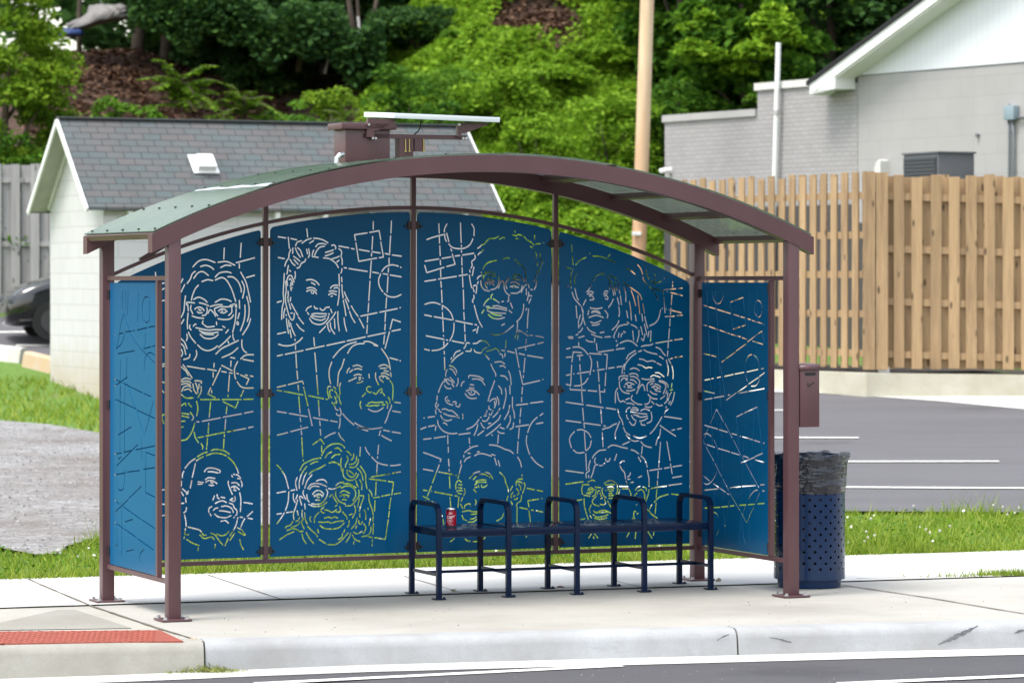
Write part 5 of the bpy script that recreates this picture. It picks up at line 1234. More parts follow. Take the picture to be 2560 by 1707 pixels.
mb.add(vs, [(i * n + k, i * n + (k + 1) % n, (i + 1) * n + (k + 1) % n, (i + 1) * n + k) for i in range(len(prof) - 1) for k in range(n)])
bg_ = mb.build('bin_bag', M_['bag'], None, smooth='all', loc=(TX, TY, 0)); tag(bg_, 'dark translucent plastic bag folded over the rim of the litter bin', 'bin bag')
# ------------------------------------------------------------------ surfaces behind the sidewalk
GP = [ground_at(*p) for p in ((-700, 1374), (0, 1376), (90, 1392), (150, 1390), (165, 1372), (245, 1350), (430, 1340), (600, 1330), (760, 1300), (830, 1240), (860, 1195), (640, 1185), (430, 1140), (245, 1085), (120, 1064), (0, 1055), (-700, 1048))]
drape('gravel_lot', GP, M_['gravel'], .02)
AP = [ground_at(*p) for p in ((930, 1185), (1200, 1190), (1500, 1203), (1850, 1245), (2115, 1283), (2560, 1286), (3300, 1292), (3300, 1075), (2700, 1042), (2560, 1028), (2350, 1008), (2200, 997), (2057, 988), (1850, 982), (1500, 990), (1100, 1018), (850, 1020), (640, 1026), (470, 1044), (470, 1058), (640, 1090), (860, 1106))]
drape('parking_lot', AP, M_['lot'], .02)
CP = [ground_at(*p) for p in ((3300, 1075), (2700, 1042), (2560, 1028), (2350, 1008), (2200, 997), (2057, 988), (1850, 982), (1850, 972), (2049, 967), (2163, 974), (2416, 972), (2560, 978), (3300, 1000))]
drape('concrete_apron', CP, M_['walk'], .026)
drape('dirt_bed', [ground_at(*p) for p in ((2290, 969), (2380, 962), (2600, 958), (2700, 985), (2520, 990), (2420, 978))], M_['soil'], .05, step=.5)
drape('back_lot', [(-2.3, 46.0), (.35, 45.4), (2.0, 45.5), (2.15, 50.5), (3.0, 58), (3.0, 64.4), (-1.8, 64.4), (-1.6, 58.5), (.2, 56.6), (-.2, 54.3), (-1.2, 53.6)], M_['lot'], .032)
def lot_line(p0, p1, w=.13):
    a, b = ground_at(*p0), ground_at(*p1); t = (b - a) / np.hypot(*(b - a)); nn = np.array([-t[1], t[0]]) * w / 2
    drape('parking_line', [a - nn, b - nn, b + nn, a + nn], M_['line'], .03, step=.8)
for p0, p1 in (((1500, 1103.5), (2147, 1100.5)), ((1500, 1164), (2497, 1160.5)), ((1500, 1225), (3000, 1230)), ((1500, 1037), (2010, 1031))): lot_line(p0, p1)
drape('side_lot', [ground_at(*p) for p in ((-400, 905), (-40, 895), (75, 905), (135, 930), (260, 900), (260, 800), (-400, 800))], M_['lot'], .02)
for p0, p1 in (((-60, 836), (92, 833)), ((40, 868), (130, 868))): lot_line(p0, p1, .18)

# grass
gz = []
for poly in (GP, AP, CP, [(-2.3, 46.0), (.35, 45.4), (2.0, 45.5), (2.15, 50.5), (3.0, 58), (3.0, 64.4), (-1.8, 64.4), (-1.6, 58.5), (.2, 56.6), (-.2, 54.3), (-1.2, 53.6)]): gz.append(np.array(poly))
def grass_points(n, a0, a1, d0, d1):
    a = rng.uniform(a0, a1, n); dd = rng.uniform(d0, d1, n); P = GE0 + a[:, None] * GED + dd[:, None] * GEN
    keep = np.ones(n, bool)
    for g in gz: keep &= ~inside(g, P)
    return P[keep]
def blades(P, h, w, z=None, lean=.5):
    n = len(P); zz = ground_h(P[:, 0], P[:, 1]) - .01 if z is None else np.full(n, z)
    an = rng.uniform(0, 2 * math.pi, n); hh_ = h * rng.uniform(.45, 1.35, n); ww = w * rng.uniform(.7, 1.3, n)
    dx, dy = np.cos(an), np.sin(an); l = rng.normal(0, lean, (n, 2)) * hh_[:, None]
    A = np.stack([P[:, 0] - dx * ww, P[:, 1] - dy * ww, zz], 1); B = np.stack([P[:, 0] + dx * ww, P[:, 1] + dy * ww, zz], 1)
    C = np.stack([P[:, 0] + l[:, 0], P[:, 1] + l[:, 1], zz + hh_], 1); return np.stack([A, B, C], 1)
tuft = lambda P: (np.sin(P[:, 0] * 2.3 + P[:, 1]) + np.sin(P[:, 0] * 5.1 - P[:, 1] * 3.3) * .6 + rng.normal(0, .7, len(P)))
parts_ = []
P = grass_points(60000, -1.5, 9.5, .0, 7.5); parts_.append(blades(P, .062, .006))
q = tuft(P) > 1.1; parts_.append(blades(P[q], .12, .006))
q = (tuft(P) > 1.6); parts_.append(blades(P[q][:1500], .24, .004))
P = grass_points(9000, -2.5, 9.5, -.06, .14); parts_.append(blades(P, .06, .005))
P = grass_points(40000, -3, 12, 7.5, 30); P = P[(P[:, 0] < 4)]; parts_.append(blades(P, .11, .012))
P = grass_points(9000, -1.5, 9.5, -.03, 7.5); q = np.sin(P[:, 0] * 1.7 - P[:, 1] * 1.1) + np.sin(P[:, 0] * 4.3 + P[:, 1] * 2.7) * .6 + rng.normal(0, .5, len(P)) > 1.05
tag(fast_mesh('dry_grass', blades(P[q], .055, .005, None, .9), 3, M_['clip']), 'straw-coloured dry blades mixed into the grass strip', 'dry grass', None, 'stuff')
C = np.concatenate([P[:, :1], P[:, 1:], (ground_h(P[:, 0], P[:, 1]) + rng.uniform(.01, .05, len(P)))[:, None]], 1)[~q][:3500]
tag(fast_mesh('clover', leaf_quads(C, .028, .8, 0, .9), 4, M_['leafM']), 'low dark clover leaves growing through the grass strip', 'clover', None, 'stuff')
g_ = fast_mesh('grass', np.concatenate(parts_), 3, M_['grass']); tag(g_, 'green grass with clover along the back of the sidewalk', 'grass', None, 'stuff')
# tufts in the sidewalk joint
P = np.array(walk_at(2530, 1437)) + rng.normal(0, 1, (500, 2)) * (.14, .035); P2 = np.array(walk_at(2410, 1441)) + rng.normal(0, 1, (60, 2)) * (.12, .015)
o = fast_mesh('weed_tuft', blades(np.concatenate([P, P2]), .045, .004, .0), 3, M_['grass']); tag(o, 'small grass tufts growing in the sidewalk joint right of the bin', 'weed', None, 'stuff')
P = grass_points(900, -1.5, 9.5, .1, 6); F_ = []
ph = [(math.cos(t), math.sin(t)) for t in np.linspace(0, 6.283, 7)[:-1]]
for p in P[tuft(P) > -.3][:330]:
    z = float(ground_h(*p)) + rng.uniform(.06, .13); r = rng.uniform(.008, .014)
    for t in range(3):
        n_ = rng.normal(size=3); n_ /= np.linalg.norm(n_); a = np.cross(n_, (0.1, .3, 1)); a /= np.linalg.norm(a); b = np.cross(n_, a)
        F_.append([np.array([p[0], p[1], z]) + (a * c_ + b * s_) * r for c_, s_ in ph])
o = fast_mesh('clover_flowers', np.array(F_), 6, M_['flower']); tag(o, 'tiny white clover flowers dotted through the grass strip', 'clover', None, 'stuff')
# clippings, litter and pebbles
c0 = walk_at(505, 1676, -.155)
P = c0 + np.stack([rng.normal(0, .105, 1300), rng.normal(0, .045, 1300)], 1)
C = np.stack([P[:, 0], P[:, 1], -.158 + np.abs(rng.normal(0, .018, 1300)) * np.exp(-((P - c0) ** 2).sum(1) / .02) + .003], 1)
o = fast_mesh('grass_clippings', leaf_quads(C, .035, .6, 0, .14), 4, M_['clip']); tag(o, 'heap of dry grass clippings in the gutter at the kerb joint', 'grass clippings', None, 'stuff')
# loose stones on the gravel, grit on the concrete and the road
def specks(P, r, z, mat, name, label, cat):
    Q = []
    for (x, y), rr, zz in zip(P, r, z):
        u = rng.normal(size=3); u /= np.linalg.norm(u)
        pts = np.array([(1, 0, 0), (-.3, .9, 0), (-.6, -.7, 0), (.1, .0, 1.)]) * rr * rng.uniform(.6, 1.2, (4, 1)); a = rng.uniform(0, 6.28); c_, s_ = math.cos(a), math.sin(a)
        pts = np.stack([pts[:, 0] * c_ - pts[:, 1] * s_ + x, pts[:, 0] * s_ + pts[:, 1] * c_ + y, pts[:, 2] * .8 + zz], 1)
        for i, j, k in ((0, 1, 3), (1, 2, 3), (2, 0, 3)): Q.append(pts[[i, j, k]])
    tag(fast_mesh(name, np.array(Q), 3, mat), label, cat, None, 'stuff')
P = np.stack([rng.uniform(-8, -1.5, 30000), rng.uniform(24, 50, 30000)], 1); P = P[inside(np.array(GP), P)][:4500]
specks(P, rng.uniform(.008, .03, len(P)), ground_h(P[:, 0], P[:, 1]) + .018, M_['gravelstone'], 'gravel_stones', 'loose pale stones scattered over the grey gravel', 'gravel')
P = np.array([walk_at(rng.uniform(-100, 2650), rng.uniform(1470, 1600)) for _ in range(170)]); P = np.array([p for p in P if p[1] > 20.3 + (p[0] + .2) * .243])
specks(P, rng.uniform(.002, .006, len(P)), np.full(len(P), .003), M_['grit'], 'grit', 'dark grit scattered on the concrete pad and sidewalk', 'grit')
P = np.array([walk_at(rng.uniform(-100, 2650), rng.uniform(1668, 1712), -.158) for _ in range(120)])
specks(P, rng.uniform(.003, .009, len(P)), np.array([road_z(x) - .012 for x in P[:, 0]]), M_['gravelstone'], 'road_grit', 'small stones lying along the edge of the road', 'grit')
def pebble(px, py, r, mat, label, cat, flat=.7, z=0.0):
    x, y = walk_at(px, py, z); bm = bmesh.new(); bmesh.ops.create_icosphere(bm, subdivisions=2, radius=r)
    for v in bm.verts: v.co = Vector((v.co.x * 1.2, v.co.y, v.co.z * flat)) * (1 + .22 * math.sin(v.co.x * 170 + v.co.z * 130 + px))
    me = bpy.data.meshes.new(cat); bm.to_mesh(me); bm.free(); me.materials.append(mat)
    o = bpy.data.objects.new(cat.replace(' ', '_'), me); o.location = (x, y, z + r * flat * .8); col.objects.link(o); tag(o, label, cat)
pebble(1796, 1453, .014, M_['stone'], 'small tan stone on the sidewalk beside the right back post', 'stone', .9)
pebble(1134, 1479, .013, M_['stone'], 'pale round pebble on the sidewalk under the bench seat', 'pebble', .9)
pebble(1401, 1467.5, .020, M_['litter'], 'dead reddish leaf curled on the sidewalk under the bench', 'dead leaf', .28)
pebble(1384, 1470, .012, M_['stone'], 'small grey stone by the foot of the third bench frame', 'stone', .5)
mb = MB(); a = walk_at(476, 1598); mb.tube([(a[0], a[1], .006), (a[0] + .036, a[1] - .006, .006)], .0042, 8); o = mb.build('cigarette_butt', M_['stopyellow']); tag(o, 'orange cigarette butt lying at the ramp joint', 'cigarette butt')
x, y = walk_at(145, 1683, road_z(-2.4)); C = np.array([x, y, road_z(-2.4) + .02]) + rng.normal(0, 1, (60, 3)) * (.03, .012, .012)
o = fast_mesh('weed_clump', leaf_quads(C, .03, .3), 4, M_['leafD']); tag(o, 'small dark green weed clump in the gutter below the left kerb', 'weed')

# ------------------------------------------------------------------ garage with slate roof
GX, GY, GT = -5.905, 52.0, R(25)
gW, gL = 2.49, 6.0; ez, rz_ = 3.03, 4.36; oh = .16; gl = .30
GR = empty('garage', (GX, GY, 0), GT, 'white block garage with grey shingle gable roof behind the shelter', 'garage')
slope = (rz_ - ez) / (gW / 2 + oh); zw = ez + slope * oh - .05
mb = MB(); z0 = -.3
vs = [(0, 0, z0), (gL, 0, z0), (gL, gW, z0), (0, gW, z0), (0, 0, zw), (gL, 0, zw), (gL, gW, zw), (0, gW, zw), (0, gW / 2, rz_ - .05), (gL, gW / 2, rz_ - .05)]
mb.add(vs, [(0, 1, 5, 4), (2, 3, 7, 6), (0, 4, 8, 7, 3), (1, 2, 6, 9, 5)])
mb.build('wall', M_['block'], GR)
mb = MB(); th_ = .045
for s in (1, -1):
    y0, ym = (-oh, gW / 2) if s == 1 else (gW + oh, gW / 2)
    a = [(-gl, y0, ez), (gL + gl, y0, ez), (gL + gl, ym, rz_), (-gl, ym, rz_)]
    mb.add(a + [(x, y, z - th_) for x, y, z in a], [(0, 1, 2, 3), (7, 6, 5, 4), (0, 4, 5, 1), (1, 5, 6, 2), (3, 7, 4, 0)])
ro = mb.build('roof', M_['shingle'], GR)
mb = MB(); mb.bar((-gl + .01, gW / 2, rz_ + .012), (gL + gl - .01, gW / 2, rz_ + .012), .14, .02); mb.build('ridge_cap', M_['ridge'], ro)
yv, zv = 0.52, ez + slope * (0.52 + oh); xv = 1.72     # roof vent
Mv = Matrix.Translation((xv, yv - .02, zv + .01)) @ Matrix.Rotation(math.atan(slope), 4, 'X')
mb = MB(); mb.box((-.20, -.20, 0), (.20, .20, .012), 0, Mv)
bx = [(-.14, -.16, .012), (.14, -.16, .012), (.14, .16, .012), (-.14, .16, .012), (-.14, -.17, .12), (.14, -.17, .12), (.12, .08, .14), (-.12, .08, .14)]
mb.add([Mv @ Vector(p) for p in bx], [(0, 3, 7, 4), (1, 5, 6, 2), (4, 7, 6, 5), (2, 6, 7, 3), (0, 4, 5, 1)])
mb.build('roof_vent', M_['white'], ro)
for x in (-gl - .0, gL + gl + .0):       # bargeboards
    for s in (1, -1):
        y0 = -oh if s == 1 else gW + oh
        mb = MB(); mb.bar((x, y0, ez - .045), (x, gW / 2, rz_ - .045), .03, .075, up=(0, 0, 1)); mb.build('bargeboard', M_['white'], ro)
for s in (1, -1):
    y0 = -oh if s == 1 else gW + oh
    mb = MB(); mb.bar((-gl / 2, y0 + .04 * s, ez - .062 + .04 * slope), (-gl / 2, gW / 2, rz_ - .062), gl - .04, .012, up=(0, -slope * s, 1)); mb.build('soffit', M_['soffit'], ro)
    y1 = -.02 if s == 1 else gW + .02
    mb = MB(); mb.bar((-.022, y1, zw - .08), (-.022, gW / 2, rz_ - .13), .03, .10, up=(0, 0, 1)); mb.build('gable_trim', M_['dirtywhite'], GR)
mb = MB(); mb.box((.0, -.03, zw - .22), (gL, -.003, zw - .02)); mb.build('eave_board', M_['soffit'], GR)
for i in range(8):
    mb = MB(); x = .38 + i * .76; mb.prism([(-oh + .03, ez - .06), (-.03, ez + .02), (-.03, ez - .16), (-oh + .05, ez - .15)], x - .035, x + .035, lambda p, q_, d_: (d_, p, q_)); mb.build('rafter_tail', M_['white'], GR)

# ------------------------------------------------------------------ grey building on the right
BX, BY, BT = 5.57, 58.0, R(-59.3)
bc, bs = math.cos(BT), math.sin(BT)
def wp(px, py, yo=0.0):
    """photo pixel -> (x along the wall, z) on the plane yo in front of (-) or behind (+) the wall"""
    a = (px - 1280) / F; Y = (yo - BX * bs + BY * bc) / (bc - a * bs); X = a * Y
    return (X - BX) * bc + (Y - BY) * bs, H - (py - YH) / F * Y
BD = empty('building', (BX, BY, 0), BT, 'grey painted brick and block building with white gable on the right', 'building')
xa, za_ = wp(1663, 290); xb, zb_ = wp(1895, 272); xs, zs = wp(1895, 212); xe, ze_ = wp(2145, 190)
zlo, zhi = (za_ + zb_) / 2, zs + .02
mb = MB(); mb.prism([(xa, -1), (xe, -1), (xe, zhi - .12), (xb, zhi - .12), (xb, zlo - .12), (xa, zlo - .12)], -.01, 6.0, lambda p, q_, d_: (p, d_, q_)); mb.build('brick_wall', M_['paintbrick'], BD)
mb = MB(); mb.box((xa - .03, -.05, zlo - .12), (xb - .02, .3, zlo)); mb.build('coping', M_['coping'], BD)
mb = MB(); mb.box((xb - .04, -.055, zhi - .12), (xe - .35, .3, zhi)); mb.build('coping', M_['whitecoping'], BD)
x2, z2 = wp(2141, 192); x3, z3 = wp(2560, 157); zg = (z2 + z3) / 2; xr_ = x3 + 3.2; XR = 2 * xr_ - x2
mb = MB(); mb.box((xe, 0, -1), (XR, 6, zg)); mb.build('block_wall', M_['paintblock'], BD)
mb = MB(); mb.box((xa + .01, -.03, -1), (xe - .01, -.011, 3.2)); mb.box((xe + .01, -.03, -1), (XR, -.001, 2.9)); mb.build('dark_base', M_['darkwall'], BD)  # flat sheets over the foot of the walls, darker than the wall above
oo = -.42                                       # the rake overhangs the wall
r0 = wp(2024, 200, oo); r1 = wp(2294, 0, oo); sl = (r1[1] - r0[1]) / (r1[0] - r0[0])
zr = lambda x: r0[1] + ((x if x <= xr_ else 2 * xr_ - x) - r0[0]) * sl
XT = XR
mb = MB(); mb.prism([(x2 - .1, zg + .012), (XT + .1, zg + .012), (XT + .1, max(zg + .02, zr(x2 - .1) - .25)), (xr_, zr(xr_) - .25), (x2 - .1, max(zg + .02, zr(x2 - .1) - .25))], -.02, .5, lambda p, q_, d_: (p, d_, q_)); mb.build('gable_siding', M_['siding'], BD)
def slab_along(name, off0, off1, y0, y1, mat, x0, x1):
    x1 = 2 * xr_ - x0
    mb = MB(); mb.prism([(x0, zr(x0) + off0), (xr_, zr(xr_) + off0), (x1, zr(x1) + off0), (x1, zr(x1) + off1), (xr_, zr(xr_) + off1), (x0, zr(x0) + off1)], y0, y1, lambda p, q_, d_: (p, d_, q_)); return mb.build(name, mat, BD)
slab_along('roof', .0, -.07, oo - .03, 6.0, M_['roofblack'], r0[0] - .06, XT)
slab_along('rake_board', -.072, -.24, oo, oo + .035, M_['white'], r0[0] + .0, XT)
slab_along('soffit', -.24, -.27, oo + .036, -.021, M_['white'], r0[0] + .35, XT)
bx0 = wp(2040, 222, oo)[0]; bx1 = x2 - .02; zb0 = wp(2100, 221, oo)[1]
mb = MB(); mb.prism([(r0[0] + .0, zr(r0[0]) - .25), (r0[0] + .06, zb0), (bx1, zb0), (bx1, zr(bx1) - .245)], oo + .006, -.012, lambda p, q_, d_: (p, d_, q_)); mb.build('eave_return', M_['white'], BD)
mb = MB(); c = wp(1670, 426, -.1); mb.box((c[0] - .08, -.03, c[1] - .05), (c[0] + .0, -.012, c[1] + .05)); mb.tube([(c[0] - .04, -.02, c[1]), (c[0] - .04, -.14, c[1] + .0), (c[0] - .10, -.2, c[1] - .02)], .045, 10); mb.build('security_camera', M_['white'], BD, smooth=True)
e0 = wp(2511, 301, -.1); e1_ = wp(2536, 264, -.1)
mb = MB(); mb.box((e0[0], -.12, e0[1]), (e1_[0], -.002, e1_[1]), bev=.012); mb.tube([((e0[0] + e1_[0]) / 2, -.1, e1_[1] - .02), ((e0[0] + e1_[0]) / 2, -.1, e1_[1] + .03)], .02, 8); eb = mb.build('electric_box', M_['ebox'], BD, smooth=True)
for px0, px1 in ((2521, 2523), (2530, 2534)):
    mb = MB(); a = wp(px0, 300, -.05); b = wp(px1, 330, -.05); mb.tube([(a[0], -.05, a[1]), (b[0], -.05, b[1]), (b[0], -.05, 1.0)], .022, 8); mb.build('conduit', M_['conduit'], eb, smooth='all')
mb = MB(); a = wp(2538, 296, -.05); mb.tube([(a[0], -.05, a[1]), (a[0] + 3, -.05, a[1] + .0)], .022, 8)
mb.build('conduit', M_['conduit'], eb, smooth='all')
c = wp(2201, 415, -.1); mb = MB(); mb.prism([(-.09, -.45), (.08, -.45), (.08, .08), (.04, .10), (-.03, .06), (-.08, -.02), (-.09, -.12)], -.16, -.002, lambda p, q_, d_: (c[0] + p, d_, c[1] + q_)); mb.build('vent_hood', M_['dirtywhite'], BD)
c = wp(2443, 338, -.03); mb = MB(); mb.tube([(c[0], -.002, c[1]), (c[0], -.05, c[1] - .005)], .03, 8); mb.build('spigot', M_['conduit'], BD)
# white pipe standing along the wall
pt = wp(1946, 107, -.12); pm = wp(1942, 281, -.12); pb = wp(1936.5, 445, -.12)
WPo = empty('vent_pipe', (BX, BY, 0), BT, 'tall slim white vent pipe rising past the roof edge of the grey building', 'pipe')
mb = MB(); dz = (pt[0] - pb[0]) / (pt[1] - pb[1]); mb.tube([(pb[0] - dz * (pb[1] - .4), -.12, .4), (pt[0], -.12, pt[1])], .042, 14); mb.build('pipe', M_['white'], WPo, smooth=True)
mb = MB(); mb.tube([(pm[0] - .0, -.12, pm[1] - .035), (pm[0], -.12, pm[1] + .035)], .052, 14); mb.build('coupling', M_['coping'], WPo, smooth=True)
# air conditioning unit
ay = 51.0; ax0, ax1 = (2346 - 1280) / F * ay, (2449 - 1280) / F * ay; azt = H + (YH - 383) / F * ay
AC = empty('ac_unit', (ax0, ay, 0), R(25), 'dark grey air conditioning unit rising behind the tan fence', 'air conditioner')
wd_ = (ax1 - ax0) / math.cos(R(19)) * .97
mb = MB(); mb.box((0, 0, azt - 1.25), (wd_, .95, azt), bev=.015); mb.build('cabinet', M_['acgrey'], AC, smooth=True)
mb = MB(); mb.box((-.016, .04, azt - 1.2), (-.001, .92, azt - .05))
for i in range(22): mb.box((-.026, .05, azt - 1.18 + i * .052), (-.017, .91, azt - 1.15 + i * .052))
mb.build('louvre_panel', M_['acdark'], AC)
mb = MB(); mb.box((-.02, -.02, azt), (wd_ + .02, .97, azt + .025)); mb.build('top_panel', M_['acgrey'], AC)
for i, j in ((.06, .06), (wd_ - .12, .06), (.06, .85), (wd_ - .12, .85)):
    mb = MB(); mb.box((i, j, .3), (i + .06, j + .06, azt - 1.25)); mb.build('leg', M_['acdark'], AC)

# ------------------------------------------------------------------ tan board fence on its low wall
FX, FY = (2188 - 1280) / F * 46, 46.0
ftop, fbot = 3.335, .86
def fence(name, label, x0, y0, rot, length, top, bot, drop, mat, pitch, pw, nrail, cat='fence', both=True, gap=.03, seed=1):
    rr = random.Random(seed); o = empty(name, (x0, y0, 0), rot, label, cat)
    mb = MB(); n = int(length / pitch)
    for i in range(n):
        for side in ((-1, 1) if both else (-1,)):
            x = i * pitch + (pitch / 2 if side == 1 else 0) + rr.uniform(-.006, .006); w = pw + rr.uniform(-.006, .006)
            t = top - drop * x + rr.uniform(-.032, .032); b = bot - drop * x * .4 + rr.uniform(-.015, .015); ln = rr.uniform(-.006, .006)
            y0_, y1_ = (-.048, -.026) if side == -1 else (.026, .048)
            vs = [(x, y0_, b), (x + w, y0_, b), (x + w, y1_, b), (x, y1_, b), (x + ln, y0_, t), (x + w + ln, y0_, t - rr.uniform(-.01, .01)), (x + w + ln, y1_, t), (x + ln, y1_, t)]
            mb.add(vs, [(0, 3, 2, 1), (4, 5, 6, 7), (0, 1, 5, 4), (1, 2, 6, 5), (2, 3, 7, 6), (3, 0, 4, 7)])
    mb.build('boards', mat, o)
    for k in range(nrail):
        z = bot + .18 + (top - bot - .46) * k / (nrail - 1); mb = MB(); mb.bar((-.02, 0, z), (length, 0, z - drop * length), .050, .09); mb.build('rail', mat, o)
    return o
fr = fence('board_fence', 'tall tan board fence with alternating planks facing the parking lot', FX, FY, 0, 7.4, ftop, fbot, .030, M_['cedar'], .232, .136, 4)
fl = fence('board_fence', 'tan board fence running back from the corner beside the grey building', FX - .52 * 4.6, FY + .855 * 4.6, math.atan2(-.855, .52), 4.6, ftop + .01, fbot, .0, M_['cedar'], .232, .128, 5, seed=4)
for k, x in enumerate((0.06, 2.45, 4.85, 7.25)):
    mb = MB(); mb.box((x, .055, .55), (x + .1, .155, 3.1)); mb.build('post', M_['cedar'], fr)
    mb = MB(); mb.box((x - .02, -.03, .72), (x + .12, .055, fbot + .01)); mb.build('post_bracket', M_['zinc'], fr)
mb = MB()
for a, b, t in ((-.165, -.015, .008), (.0, .15, -.006)): mb.box((FX + a, FY - .12, fbot - .02), (FX + b, FY - .09, ftop + .02 + t))
cp = mb.build('corner_board', M_['cedar']); cp.parent = fr; cp.location = (-FX, -FY, 0)
mb = MB(); W0 = ground_at(1860, 968); 
wl = [np.array([FX - .52 * 4.6, FY + .855 * 4.6]) + np.array([-.45, -.42]), np.array([FX - .15, FY - .40]), np.array([FX + 1.8, FY - .34]), np.array([FX + 7.6, FY - .30])]
for a, b in zip(wl[:-1], wl[1:]):
    t = (b - a) / np.hypot(*(b - a)); nn = np.array([-t[1], t[0]]) * .25
    zt = .80 if a[0] < FX - .5 else .80
    za2, zb2 = (.80, .80) if a[0] < FX - .5 else ((.80, .775) if a[0] < FX + 1 else (.775, .66))
    mb.add([(*a, .2), (*b, .2), (*(b + nn), .2), (*(a + nn), .2), (*a, za2), (*b, zb2), (*(b + nn), zb2), (*(a + nn), za2)], [(4, 5, 6, 7), (0, 1, 5, 4), (2, 3, 7, 6), (1, 2, 6, 5), (3, 0, 4, 7)])
rw = mb.build('low_wall', M_['wallcon']); tag(rw, 'low stained concrete wall along the foot of the tan fence', 'wall')
mb = MB()
for a, b in zip(wl[:-1], wl[1:]):
    t = (b - a) / np.hypot(*(b - a)); nn = np.array([-t[1], t[0]]); a2, b2 = a + nn * .24, b + nn * .24
    za2, zb2 = (.79, .79) if a[0] < FX - .5 else ((.79, .765) if a[0] < FX + 1 else (.765, .65))
    mb.add([(*a2, za2), (*b2, zb2), (*(b2 + nn * 2.2), zb2 + .02), (*(a2 + nn * 2.2), za2 + .02)], [(0, 1, 2, 3)])
tag(mb.build('dark_strip', M_['darkground']), kind='structure')  # dark strip laid over the turf between low wall and fence
# weeds in the bed
C = np.concatenate([np.array([*ground_at(px, py), 0]) + np.array([0, 0, 1.]) * (float(ground_h(*ground_at(px, py))) + .06) + rng.normal(0, 1, (n_, 3)) * s_ for px, py, n_, s_ in ((2428, 962, 160, (.07, .05, .09)), (2490, 962, 90, (.18, .06, .03)), (2560, 960, 90, (.2, .06, .03)))])
o = fast_mesh('bed_weeds', leaf_quads(C, .08, .4), 4, M_['leafM']); tag(o, 'small green weeds growing in the dirt bed below the fence', 'weeds')

# grey weathered fence at far left
fence('board_fence', 'weathered grey board fence behind the parked car at far left', -14.0, 64.0, 0, 9.6, 4.03, 1.3, 0.0, M_['greywood'], .34, .16, 3, both=True, seed=9)

# ------------------------------------------------------------------ utility pole
py_ = 60.0; pz0 = 1.2; zt = 11.0
def pole_x(z): return (1597 + (640 - (YH - (z - H) / py_ * F)) / 640 * 21 - 1280) / F * py_
UPo = empty('utility_pole', (pole_x(pz0), py_, pz0), 0, 'tall bare wooden utility pole in front of the green bank', 'utility pole')
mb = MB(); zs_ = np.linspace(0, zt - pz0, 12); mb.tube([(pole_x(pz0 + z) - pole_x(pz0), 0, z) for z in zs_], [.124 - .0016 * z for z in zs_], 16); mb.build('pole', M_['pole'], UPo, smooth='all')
zt_ = H + (YH - 584) / F * py_ - pz0; mb = MB(); xx = pole_x(pz0 + zt_) - pole_x(pz0); mb.box((xx - .13, -.15, zt_ - .03), (xx + .02, -.118, zt_ + .03)); mb.tube([(xx - .10, -.15, zt_), (xx - .10, -.19, zt_)], .03, 8); mb.build('tag_plate', M_['white'], UPo)

# ------------------------------------------------------------------ black car behind the garage
CA = empty('car', (0, 0, 0), 0, 'black parked car with its bonnet toward the left showing past the garage wall', 'car')
prof = [(0.0, .30, .46, .62), (.06, .22, .72, .76), (.25, .20, .86, .86), (.6, .19, .98, .90), (.85, .19, 1.06, .91), (1.45, .19, 1.42, .80), (1.9, .19, 1.54, .74), (3.0, .19, 1.54, .74), (3.6, .20, 1.25, .80), (3.9, .22, 1.05, .84), (4.15, .32, .92, .80), (4.2, .42, .72, .74)]
mb = MB(); rings = []
for x, zb_, zt2, hw in prof:
    belt = min(zt2, .95 if .7 < x < 3.8 else zt2 * .93); hb = .90 if .2 < x < 4.0 else hw
    hb = min(hb, hw + .16) if x < .2 or x > 4.0 else .90
    rings.append([(x, -hb * .93, zb_), (x, -hb, (zb_ + belt) / 2), (x, -hb * .98, belt), (x, -hw * .86, zt2 - .04 * (zt2 > 1)), (x, -hw * .45, zt2), (x, hw * .45, zt2), (x, hw * .86, zt2 - .04 * (zt2 > 1)), (x, hb * .98, belt), (x, hb, (zb_ + belt) / 2), (x, hb * .93, zb_)])
n = 10; mb.add([p for r_ in rings for p in r_], [(i * n + j, i * n + (j + 1) % n, (i + 1) * n + (j + 1) % n, (i + 1) * n + j) for i in range(len(rings) - 1) for j in range(n)] + [tuple(range(n)), tuple(reversed(range((len(rings) - 1) * n, len(rings) * n)))])
cb_ = mb.build('body', M_['carblack'], CA, smooth='all'); sd = cb_.modifiers.new('sub', 'SUBSURF'); sd.levels = 2; sd.render_levels = 2
q = [(.84, -.66, 1.075), (.84, .66, 1.075), (1.46, .60, 1.435), (1.46, -.60, 1.435)]
mb = MB(); mb.add(q + [(x - .01, y, z + .016) for x, y, z in q], [(0, 1, 2, 3), (7, 6, 5, 4), (0, 4, 5, 1), (1, 5, 6, 2), (2, 6, 7, 3), (3, 7, 4, 0)]); mb.build('windscreen', M_['carglass'], CA)
for s in (-1, 1):
    mb = MB(); mb.prism([(1.05, 1.0), (1.60, 1.36), (2.95, 1.42), (3.45, 1.08)], s * .80, s * .86, lambda p, q_, d_: (p, d_ - (q_ - .9) * .16 * s, q_)); mb.build('side_window', M_['carglass'], CA)
    mb = MB(); mb.box((.03, s * .62 - .16, .60), (.26, s * .62 + .16, .73), bev=.03); mb.build('headlight', M_['lamp'], CA, smooth=True)
    mb = MB(); mb.box((1.05, s * .97 - .09, 1.0), (1.17, s * .97 + .09, 1.12), bev=.03); mb.build('wing_mirror', M_['carblack'], CA, smooth=True)
    for x in (.75, 3.4):
        mb = MB(); mb.tube([(x, s * .70, .32), (x, s * .92, .32)], .32, 24); w_ = mb.build('wheel', M_['tyre'], CA, smooth=True)
        mb = MB(); mb.tube([(x, s * .90, .32), (x, s * .93, .32)], .20, 24); mb.build('rim', M_['darkrim'], w_, smooth=True)
nx, ny = ground_at(0, 850)
